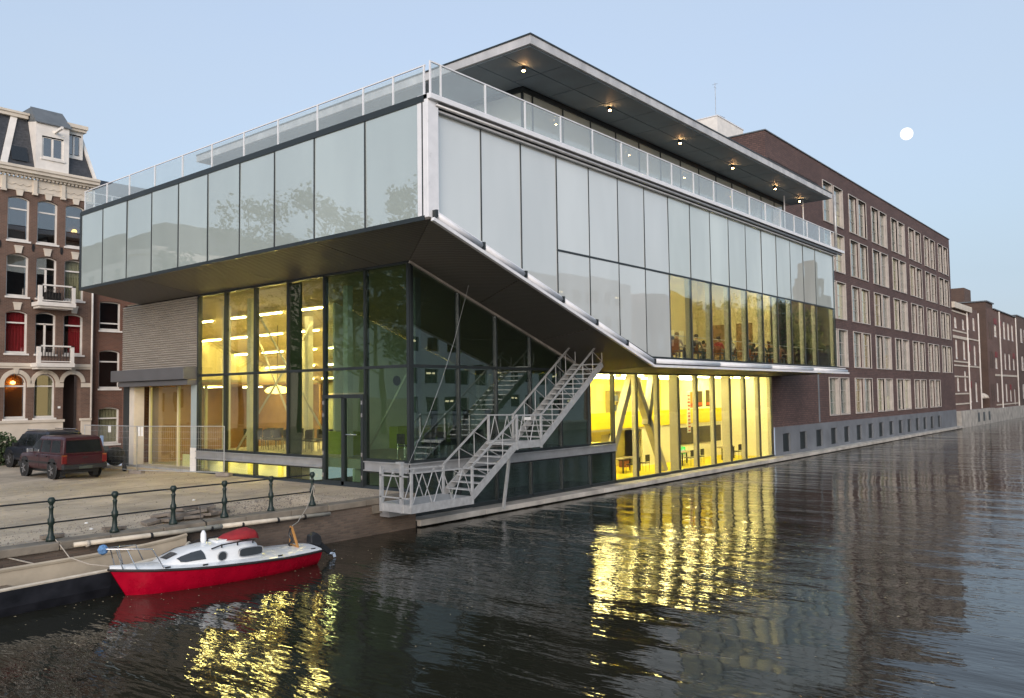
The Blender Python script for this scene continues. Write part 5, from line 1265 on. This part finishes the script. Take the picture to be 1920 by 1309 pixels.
t = thing('hanging_chain', 'short dark chain hanging from the railing over the coping', 'chain', (11.6, 20.2, 0)); MB().path([(11.62, 20.18, .40), (11.6, 20.1, .1), (11.6, 19.86, .04), (11.6, 19.84, -.1)], .014, 5).build('links', 'dark_iron', t)

fl = MB(); rf = random.Random(5)
for i in range(420):
    x = rf.uniform(5, 30); y = rf.uniform(1, 18.5) if rf.random() < .6 else 18.6-abs(rf.gauss(0, 1.2)); s = rf.uniform(.012, .035); a = rf.uniform(0, 6.28)
    c, d = math.cos(a)*s, math.sin(a)*s; z = WZ+.006
    fl.add([(x+c, y+d, z), (x-d*.5, y+c*.5, z+.006), (x-c, y-d, z), (x+d*.5, y-c*.5, z+.003)], [(0, 1, 2, 3)])
tag(fl.build('floating_leaves', 'curtain_beige'), 'small pale leaves floating on the canal', 'leaves', kind='stuff')
t = thing('bow_line', 'thin pale rope from the boat bow to the quay wall', 'rope', (8.4, 18.5, -.5)); MB().path([(8.52, 18.45, -.42), (8.3, 18.95, -.40), (8.1, 19.5, -.28), (8.05, 19.84, -.05), (8.05, 20.12, .06)], .011, 5).build('strand', 'rope', t)
# ================================================================== HEDGE
def foliage(n, fn, size, m, seed):
    r = random.Random(seed); v = []; f = []
    for i in range(n):
        p = Vector(fn(r)); a = Vector((r.gauss(0, 1), r.gauss(0, 1), r.gauss(0, 1))).normalized(); b = a.orthogonal().normalized(); c = a.cross(b); s = size*r.uniform(.6, 1.3)
        k = len(v); v += [p+b*s*.5, p+c*s*.32, p-b*s*.5, p-c*s*.32]; f.append((k, k+1, k+2, k+3))
    q = MB(); q.add(v, f); return q
hg = thing('hedge', 'dark evergreen bush at the left edge below the white plinth', 'bush', (15.6, 46.6, 0))
def hedge_pt(r):
    t = r.random(); c = r.choice([(15.0, 46.6, .75, .9), (15.9, 46.5, .85, .8), (16.6, 46.7, .6, .65), (14.0, 46.7, .9, .9), (17.2, 46.8, .5, .5)])
    u = Vector((r.gauss(0, 1), r.gauss(0, 1), r.gauss(0, 1))).normalized()*(r.uniform(.6, 1.05))
    return (c[0]+u.x*c[3], c[1]+u.y*.6, max(.03, c[2]+u.z*c[2]))
foliage(5200, hedge_pt, .16, 'leaf', 3).build('foliage', 'leaf', hg)
MB().tube((15.0, 46.6, 0), (15.0, 46.6, .8), .06).tube((15.9, 46.5, 0), (15.9, 46.5, .8), .05).tube((16.6, 46.7, 0), (16.6, 46.7, .6), .04).build('stems', 'bark', hg)

# ================================================================== FURNITURE AND PEOPLE INSIDE
def chair_proto(m_seat, label, group):
    t = thing('chair', label, 'chair', (0, 0, 0), group, 0, False)
    MB().box(-.22, -.22, .43, .22, .22, .47).build('seat', m_seat, t, bevel=.01)
    MB().box(-.21, .19, .52, .21, .225, .88).build('backrest', m_seat, t, bevel=.01)
    for x in (-.19, .19):
        for y in (-.19, .2): MB().tube((x, y, 0), (x*.95, y, .44 if y < 0 else .86), .013, 6).build('leg', 'chrome', t)
    return t
GL = 'black chair in the rows of seats standing behind the ground-floor glass'
ch0 = chair_proto('black_plastic', GL, 'chairs in the ground-floor hall'); ch0.location = (21.2, 28.2, .96)
spots = [(21.3+.6*i, 28.3+.75*j, .96) for i in range(3) for j in range(7)]+[(20.9+.7*i, 21.6+.7*j, .96) for i in range(7) for j in range(2)]
for k, p in enumerate(spots):
    GL = ORD[6-k % 7]+' black chair from the left in the '+ORD[k//7]+' row behind the lit ground-floor glass' if k < 21 else ORD[(k-21)//2]+' black chair from the left in the '+('front' if k % 2 else 'back')+' row behind the dark canal-side glass'
    if k == 0: ch0.location = p; ch0['label'] = GL; continue
    dup(ch0, p, random.uniform(-.25, .25)+(math.pi/2 if k > 20 else 0), GL)
for i, (x, y) in enumerate(((21.5, 22.3), (22.6, 22.5), (23.5, 22.2), (24.4, 22.5), (25.5, 22.3))):
    t = thing('display_stand', ORD[i]+' dark display board from the left among chairs behind the dark canal-side glass', 'display board', (x, y, .96), 'dark display boards')
    MB().box(x-.16, y-.03, 1.65, x+.16, y+.03, 2.65).build('board', 'black_plastic', t); MB().box(x-.03, y-.03, .98, x+.03, y+.03, 1.65).build('stem', 'dark_iron', t); MB().box(x-.2, y-.2, .96, x+.2, y+.2, .98).build('foot', 'dark_iron', t)
# restaurant
rt = thing('dining_table', 'small dining table with pale cloth in the upper-floor restaurant', 'table', (0, 0, 0), 'restaurant tables', 0, False)
MB().box(-.45, -.4, .70, .45, .4, .74).build('table_top', 'table_top', rt, bevel=.01); MB().tube((0, 0, .03), (0, 0, .7), .04).build('column', 'dark_iron', rt); MB().lathe([(.26, 0), (.24, .03), (.05, .04)], (0, 0, 0), 14).build('foot', 'dark_iron', rt)
def human(pose):
    """one continuous body grown from a jointed skeleton"""
    if pose == 'sit':
        V = [(0, 0, .50), (0, .02, .72), (0, .03, .95), (0, .02, 1.08), (0, -.01, 1.17), (0, -.02, 1.27),
             (.19, .02, 1.0), (.25, -.10, .78), (.17, -.30, .76), (.13, -.38, .78), (-.19, .02, 1.0), (-.25, -.10, .78), (-.17, -.30, .77), (-.13, -.38, .79),
             (.10, -.02, .50), (.11, -.42, .50), (.11, -.40, .10), (.11, -.52, .05), (-.10, -.02, .50), (-.11, -.42, .50), (-.11, -.38, .10), (-.11, -.50, .05)]
    else:
        V = [(0, 0, .95), (0, .02, 1.15), (0, .02, 1.36), (0, .02, 1.48), (0, -.01, 1.58), (0, -.02, 1.68),
             (.20, .02, 1.42), (.27, -.05, 1.14), (.20, -.26, 1.05), (.16, -.33, 1.06), (-.20, .02, 1.42), (-.26, .0, 1.14), (-.23, -.16, .95), (-.20, -.22, .90),
             (.10, 0, .92), (.11, -.02, .50), (.11, .02, .09), (.11, -.13, .04), (-.10, 0, .92), (-.11, -.04, .50), (-.11, .02, .09), (-.11, -.13, .04)]
    E2 = [(0, 1), (1, 2), (2, 3), (3, 4), (4, 5), (2, 6), (6, 7), (7, 8), (8, 9), (2, 10), (10, 11), (11, 12), (12, 13), (0, 14), (14, 15), (15, 16), (16, 17), (0, 18), (18, 19), (19, 20), (20, 21)]
    Rd = [.15, .14, .17, .065, .085, .09, .075, .055, .04, .035, .075, .055, .04, .035, .095, .07, .05, .04, .095, .07, .05, .04]
    me = bpy.data.meshes.new('sk'); me.from_pydata(V, E2, []); o = bpy.data.objects.new('sk', me); col.objects.link(o)
    mo = o.modifiers.new('s', 'SKIN'); 
    for v, r in zip(me.skin_vertices[0].data, Rd): v.radius = (r, r*.85)
    me.skin_vertices[0].data[0].use_root = True
    ss = o.modifiers.new('u', 'SUBSURF'); ss.levels = 1; ss.render_levels = 1
    dg = bpy.context.evaluated_depsgraph_get(); dg.update(); m2 = bpy.data.meshes.new_from_object(o.evaluated_get(dg)); bpy.data.objects.remove(o)
    m2.materials.clear()
    for nm in ('cloth0', 'skin', 'cloth5'): m2.materials.append(MATS[nm])
    hz = 1.10 if pose == 'sit' else 1.50; wz = .62 if pose == 'sit' else .94
    for p in m2.polygons:
        c = p.center; p.use_smooth = True
        hand = (c.y < -.30 and .70 < c.z < .88 and pose == 'sit') or (pose != 'sit' and c.y < -.24 and c.z > .8)
        p.material_index = 1 if c.z > hz or hand else (2 if c.z < wz else 0)
    return m2, (V[5][1], V[5][2])
HM = {p: human(p) for p in ('sit', 'stand')}
hairm = MB().lathe([(.02, .115), (.07, .10), (.105, .05), (.11, -.02), (.095, -.08)], (0, .015, 0), 12).mesh('hair', 'hair', True)
facem = MB().lathe([(.004, -.03), (.014, -.01), (.008, .02)], (0, -.100, .0), 6).box(-.045, -.098, .02, -.02, -.09, .035).box(.02, -.098, .02, .045, -.09, .035).box(-.03, -.096, -.055, .03, -.088, -.045).mesh('face', 'hair_b')
FZ = 4.72
def person(x, y, rz, pose, shirt, hair, label, z=FZ):
    me, (hy, hz) = HM[pose]
    t = thing('person', label, 'person', (x, y, z), 'people in the restaurant', rz, False)
    b = bpy.data.objects.new('body', me); col.objects.link(b); b.parent = t
    b.material_slots[0].link = 'OBJECT'; b.material_slots[0].material = MATS[shirt]
    h = inst('hair', hairm, (0, hy, hz+.03), t); h.material_slots[0].link = 'OBJECT'; h.material_slots[0].material = MATS[hair]
    inst('face', facem, (0, hy, hz), t)
tabs = [(36.6, 19.2), (38.6, 19.2), (40.9, 19.1), (43.0, 19.4), (45.0, 19.2), (47.0, 19.3), (49.4, 19.2)]
CHL = 'dining chair at the restaurant tables behind the upper glass'
rc = chair_proto('orange_fabric', CHL, 'restaurant chairs'); first = True; ft = True
for i, (x, y) in enumerate(tabs):
    TBL = ORD[i]+' small dining table from the left in the upper-floor restaurant'
    if ft: rt['label'] = TBL; rt.location = (x, y, FZ); ft = False
    else: dup(rt, (x, y, FZ), 0, TBL)
    for dx, rz in ((-.75, -math.pi/2+math.pi), (.75, math.pi/2+math.pi)):
        rz = math.pi/2 if dx < 0 else -math.pi/2
        CHL = ('left' if dx < 0 else 'right')+' chair of the '+ORD[i]+' restaurant table from the left'
        if first: rc['label'] = CHL; rc.location = (x+dx, y, FZ); rc.rotation_euler = (0, 0, rz); first = False
        else:
            c = dup(rc, (x+dx, y, FZ), rz, CHL)
pp = [(35.87, 19.2, math.pi/2, 'cloth4', 'hair_b', 'diner in orange top at the leftmost restaurant table, left seat'), (37.33, 19.2, -math.pi/2, 'cloth0', 'hair', 'diner in dark top at the leftmost restaurant table, right seat'),
      (37.87, 19.2, math.pi/2, 'cloth6', 'hair', 'diner in brown top at the second restaurant table from the left, left seat'), (39.33, 19.2, -math.pi/2, 'cloth4', 'hair_b', 'diner in orange top at the second restaurant table, right seat'),
      (40.17, 19.1, math.pi/2, 'cloth2', 'hair', 'diner in red top at the third restaurant table, left seat'), (41.63, 19.1, -math.pi/2, 'cloth1', 'hair_b', 'diner in pale top at the third restaurant table, right seat'),
      (42.27, 19.4, math.pi/2, 'cloth0', 'hair', 'diner in black top at the fourth restaurant table, left seat'), (44.27, 19.2, math.pi/2, 'cloth3', 'hair', 'diner in dark green top at the fifth restaurant table, left seat'),
      (45.73, 19.2, -math.pi/2, 'cloth0', 'hair', 'diner in black top at the fifth restaurant table, right seat'), (46.27, 19.3, math.pi/2, 'cloth5', 'hair', 'diner in navy top at the sixth restaurant table, left seat'),
      (48.67, 19.2, math.pi/2, 'cloth4', 'hair', 'diner in orange top at the rightmost restaurant table, left seat'), (47.73, 19.3, -math.pi/2, 'cloth0', 'hair_b', 'diner in black top at the sixth restaurant table, right seat')]
for x, y, rz, s, h, lb in pp: person(x, y, rz, 'sit', s, h, lb)
extra = [(38.2, 20.7, 'cloth0', 'hair'), (40.3, 20.9, 'cloth5', 'hair'), (42.2, 20.6, 'cloth0', 'hair_b'), (42.9, 21.3, 'cloth6', 'hair'), (44.9, 20.7, 'cloth5', 'hair'), (46.0, 21.0, 'cloth3', 'hair'), (48.4, 20.7, 'cloth0', 'hair'), (36.9, 20.8, 'cloth6', 'hair_b')]
extra.sort()
for k, (x, y, s, h) in enumerate(extra): person(x, y, math.pi/2*(1 if k % 2 else -1)+.3, 'sit', s, h, ORD[k]+' diner from the left in the second row of seats behind the front restaurant tables'); dup(rc, (x, y, FZ), math.pi/2*(1 if k % 2 else -1)+.3, ORD[k]+' chair from the left in the second row behind the front restaurant tables')
person(43.9, 20.3, .4, 'stand', 'cloth1', 'hair', 'person in pale shirt standing among the restaurant tables')
person(47.2, 20.6, -.3, 'stand', 'cloth0', 'hair', 'person in black clothes standing behind the sixth restaurant table')
ps = thing('print_screen', 'low orange printed screen at the right end of the restaurant', 'screen', (50.6, 20.4, FZ))
MB().box(49.9, 20.4, FZ, 51.9, 20.45, FZ+1.55).build('panel', 'orange_fabric', ps); MB().box(49.85, 20.38, FZ+1.55, 51.95, 20.47, FZ+1.6).build('top_rail', 'dark_iron', ps)
# furniture of the yellow hall
for i, (x, y) in enumerate(((37.2, 23.0), (42.6, 22.5), (47.4, 22.4))):
    t = thing('work_table', ['left', 'middle', 'right'][i]+' of three long pale tables standing in the yellow hall', 'table', (x, y, -.86), 'tables in the yellow hall')
    MB().box(x-.9, y-.35, -.16, x+.9, y+.35, -.12).build('table_top', 'table_top', t)
    for a in (-.82, .82):
        for b in (-.3, .3): MB().box(x+a-.03, y+b-.03, -.86, x+a+.03, y+b+.03, -.16).build('leg', 'dark_iron', t)
for i, (x, y) in enumerate(((36.7, 22.4), (37.8, 22.3), (42.0, 21.9), (43.2, 21.9), (46.8, 21.8), (48.0, 21.8))):
    dup(ch0, (x, y, -.86), math.pi, ORD[i]+' dark chair from the left at the tables of the yellow hall', 'chairs in the yellow hall')
for i, (x, m_) in enumerate(((34.9, 'print_red'), (36.0, 'print_dark'), (39.6, 'orange_fabric'))):
    t = thing('storage_box', ['red', 'brown', 'rust-coloured'][i]+' storage box on the floor at the back of the yellow hall', 'box', (x, 24.6, -.86)); MB().box(x-.3, 24.4, -.86, x+.3, 24.8, -.5).build('crate', m_, t, bevel=.02); MB().box(x-.32, 24.38, -.5, x+.32, 24.82, -.45).build('lid', 'dark_iron', t)
cbn = thing('tall_cabinet', 'tall dark cabinet behind the diagonal beams of the yellow hall', 'cabinet', (33.6, 25.0, -.86)); MB().box(33.2, 24.7, -.86, 34.1, 25.14, 1.0).build('carcass', 'hall_dim', cbn); MB().box(33.25, 24.67, -.8, 33.63, 24.695, .95).build('door', 'lobby', cbn); MB().box(33.67, 24.67, -.8, 34.05, 24.695, .95).build('door', 'lobby', cbn)
for i, x in enumerate((38.4, 40.6, 44.2)):
    t = thing('shelf_unit', ORD[i]+' shelf unit from the left on the mezzanine behind the yellow parapet', 'shelf', (x, 27.9, 1.42)); MB().box(x-.6, 28.0, 1.42, x-.55, 28.38, 3.4).box(x+.55, 28.0, 1.42, x+.6, 28.38, 3.4).build('frame', 'hall_dim', t)
    for z in (1.5, 2.1, 2.7, 3.3): MB().box(x-.55, 28.0, z, x+.55, 28.38, z+.04).build('shelf', 'hall_dim', t)
    for z in (1.54, 2.14, 2.74): MB().box(x-.45, 28.05, z, x+.1+.3*((i+z) % 1), 28.3, z+.36).build('books', ['print_dark', 'print_red', 'cloth5'][i], t)
# things on the walls of the yellow hall
for i, (xa, xb_) in enumerate(((44.9, 47.0), (47.05, 49.0), (49.05, 50.4))):
    o = B1('wall_screen', (xa, 23.96, .08, xb_, 24.01, 1.1), 'screen_dark', None); tag(o, ['left', 'middle', 'right'][i]+' of three black wall screens in the yellow-lit hall', 'screen', 'black wall screens')
ex = thing('exit_sign', 'small lit green exit sign on the pale wall of the yellow hall', 'sign', (45.1, 23.9, -.3))
B1('sign_box', (44.75, 23.93, -.48, 45.45, 24.01, -.06), 'green_sign', ex); MB().prism([(44.92, -.30), (45.12, -.30), (45.12, -.40), (45.3, -.27), (45.12, -.14), (45.12, -.24), (44.92, -.24)], 'y', 23.915, 23.928).build('arrow', 'sign_white', ex)
for i, (xa, z0, z1, c) in enumerate(((47.0, 2.25, 3.25, 'print_orange'), (48.1, 2.3, 3.3, 'print_dark'), (49.3, 2.3, 3.35, 'print_dark'))):
    t = thing('poster', ['orange', 'brown', 'black'][i]+' poster hanging above the yellow parapet inside the hall', 'poster', (xa, 24.4, z0))
    B1('sheet', (xa, 24.4, z0, xa+.7, 24.43, z1), c, t); B1('strip', (xa+.05, 24.385, z0+.08, xa+.65, 24.398, z0+.28), 'print_red', t)
def text(body, size, loc, m, parent, rot):
    cu = bpy.data.curves.new('t', 'FONT'); cu.body = body; cu.size = size; cu.extrude = .004; cu.align_x = 'CENTER'
    o = bpy.data.objects.new('t', cu); col.objects.link(o); dg = bpy.context.evaluated_depsgraph_get(); me = bpy.data.meshes.new_from_object(o.evaluated_get(dg)); bpy.data.objects.remove(o)
    me.materials.clear(); me.materials.append(MATS[m]); q = bpy.data.objects.new('lettering', me); col.objects.link(q); q.location = loc; q.rotation_euler = rot
    if parent is not None: par(q, parent)
    return q
text('B', .55, (39.0, 25.14, .62), 'screen_dark', gb, (math.pi/2, 0, 0)); text('B', .55, (34.1, 25.14, .62), 'screen_dark', gb, (math.pi/2, 0, 0))
vb = thing('vertical_banner', 'narrow white banner with red vertical print inside the yellow hall', 'banner', (45.6, 22.6, 1.2))
B1('cloth', (43.25, 22.6, .9, 43.65, 22.62, 3.3), 'paper', vb)
rs = random.Random(9)
for k in range(11): z_ = 1.0+k*.2; MB().box(43.30+rs.uniform(0, .06), 22.588, z_, 43.60-rs.uniform(0, .08), 22.598, z_+.05+rs.uniform(0, .07)).build('print_stroke', 'print_red', vb)

# ================================================================== ACROSS THE CANAL AND BEHIND THE CAMERA (seen mirrored in the glass)
ow = thing('white_office', 'white office block across the canal, seen mirrored in the dark ground-floor glass', 'building', (75, -28, 0))
OW = Wall('y', -27.0)
hol = [(58+i*3.1, 58+i*3.1+1.9, 1.5+j*3.3, 3.2+j*3.3) for i in range(13) for j in range(5)]
OW.sheet(MB(), 56, 99, -.1, 18.2, hol, -.3).quad((56, -27, -.1), (56, -42, -.1), (56, -42, 18.2), (56, -27, 18.2)).quad((56, -27, 18.2), (99, -27, 18.2), (99, -42, 18.2), (56, -42, 18.2)).build('front_wall', 'office_white', ow)
fme = MB().box(0, -.2, 0, 1.9, -.14, .1).box(0, -.2, 1.6, 1.9, -.14, 1.7).box(.9, -.2, 0, 1.0, -.14, 1.7).mesh('frame', 'dark_frame'); pme_ = MB().box(0, -.3, 0, 1.9, -.26, 1.7).mesh('pane', 'car_glass'); lme = MB().box(.4, -.22, 1.1, 1.5, -.2, 1.3).mesh('lit_lamp', 'office_lamp')
for k, h in enumerate(hol):
    w = inst('window', fme, (h[0], -27, h[2]), ow); o = bpy.data.objects.new('pane', pme_); col.objects.link(o); o.parent = w
    if k % 4 == 0: o = bpy.data.objects.new('lit_lamp', lme); col.objects.link(o); o.parent = w
rb = thing('rounded_block', 'brown block with curved roof across the canal, seen mirrored in the pale upper glass', 'building', (108, -30, 0))
MB().prism([(100, -.1), (118, -.1), (118, 17.6), (112, 18.4), (106, 18.0), (102.5, 16.4), (100, 13)], 'y', -40, -27).build('front_wall', 'brick_brown', rb)
for i in range(4):
    for j in range(3): B1('window', (103+i*3.6, -26.99, 2+j*4, 104.8+i*3.6, -26.95, 4.4+j*4), 'blind', rb)
ct = thing('brick_tower', 'slim stepped brick tower across the canal, mirrored in the restaurant glass', 'tower', (179, -29, 0))
MB().box(176.5, -31, -.1, 182, -27, 27.5).box(177.3, -30.3, 27.5, 181.2, -27.7, 31).box(182, -31, -.1, 187, -27.2, 24).build('shaft', 'brick_brown', ct); MB().lathe([(1.3, 0), (1.3, .1)], (179.2, -26.95, 24.5), 18, 'y').build('clock_face', 'paper', ct); MB().tube((179.2, -29, 31), (179.2, -29, 34), .08).build('finial', 'dark_iron', ct)
rh = thing('house_row', 'dark row of brick houses across the canal, mirrored low in the restaurant glass', 'building', (158, -31, 0))
MB().box(118.3, -42, -.1, 150, -31, 17.6).box(150, -42, -.1, 176, -30.5, 18.8).build('front_wall', 'brick_brown', rh); MB().box(188, -42, -.1, 225, -31, 20.0).build('front_wall', 'brick_brown', rh); MB().prism([(-42, 17.6), (-31, 17.6), (-36, 19.2)], 'x', 120, 150).build('roof', 'slate', rh)
def tree(loc, H, label, seed, nleaf, cone=False, group=None):
    r = random.Random(seed); t = thing('tree', label, 'tree', loc, group, 0, False)
    tr_ = MB(); tr_.tube((0, 0, 0), (.1, 0, H*.45), .28, 9, .17).tube((.1, 0, H*.45), (0, .1, H*.9), .17, 8, .04)
    cl = []
    for i in range(16):
        z = H*r.uniform(.3, .9); a = r.uniform(0, 6.28); sp = (1-((z/H-.3)/.7))*H*.20+H*.06 if cone else H*.24*math.sin(math.pi*min(1, max(.12, (z/H-.15)/.85)))
        e = (math.cos(a)*sp, math.sin(a)*sp, z+H*.06); tr_.tube((.05, .05, z-H*.05), e, .07, 5, .02); cl.append((e, r.uniform(.9, 1.7)*(H/18)))
    cl += [((0, 0, H*.93), .9*(H/18)), ((0, 0, H*.8), 1.5*(H/18))]
    tr_.build('trunk', 'bark', t)
    def pt(q):
        c, rad = q.choice(cl); u = Vector((q.gauss(0, 1), q.gauss(0, 1), q.gauss(0, .8))).normalized()*rad*q.uniform(.35, 1.05)
        return (c[0]+u.x, c[1]+u.y, c[2]+u.z)
    foliage(nleaf, pt, .42, 'leaf', seed).build('crown', 'leaf' if seed % 2 else 'leaf_b', t); return t
TL = 'tree on the square, mirrored in the pale left face of the glass box'
for i, (x, y, H, cone) in enumerate(((-9, 46, 19.5, True), (-9, 54.5, 20, True), (-10, 63, 18, False), (-11, 68, 23, True), (-9, 49.5, 16, False), (-10, 58.5, 16, False), (-8, 75, 17, False))):
    tree((x, y, 0), H, ORD[[46, 49.5, 54.5, 58.5, 63, 68, 75].index(y)]+' tree from the right mirrored in the pale left face of the glass box', 30+i, 2600, cone, 'trees mirrored in the left face')
for i, x in enumerate((122, 129, 136, 143, 151, 159, 168, 190, 200)):
    tree((x, -28+(i % 3), -.1), 18.2+.25*i+1.6*((i*7) % 3)/2, ORD[i]+' tree from the left in the dark treeline mirrored in the restaurant glass', 50+i, 2600, False, 'trees mirrored in the restaurant glass')
lh = thing('corner_house', 'pale corner house with round bay, mirrored in the left face of the glass box', 'house', (-14, 92, 0))
MB().box(-26, 84, 0, -12, 112, 19).build('front_wall', 'jamb', lh); MB().lathe([(3, 0), (3, 19.0), (3.3, 19.1), (3.3, 19.6)], (-12.2, 88, 0), 20).build('round_bay', 'jamb', lh); MB().prism([(84, 19), (112, 19), (110, 22.5), (86, 22.5)], 'x', -25, -12.5).build('roof', 'slate', lh)
for j in range(5):
    for i in range(5): B1('window', (-11.99, 91+i*4, 2+j*3.5, -11.93, 92.6+i*4, 4.3+j*3.5), 'car_glass', lh)

# ================================================================== MOON
az, el = Vector((4179.6, 1000.0, 1214.1)).normalized(), 0
D_ = 5200
me_ = bpy.data.meshes.new('moon'); import bmesh
bm = bmesh.new(); bmesh.ops.create_uvsphere(bm, u_segments=32, v_segments=20, radius=D_*10/1552.4); bm.to_mesh(me_); bm.free()
me_.materials.append(MATS['moonlight'])
for p_ in me_.polygons: p_.use_smooth = True
mo_ = bpy.data.objects.new('moon', me_); col.objects.link(mo_); mo_.location = az*D_
tag(mo_, 'bright full white moon in the pale evening sky at right', 'moon')
for o in list(bpy.data.objects):
    if '_w' in o: del o['_w']
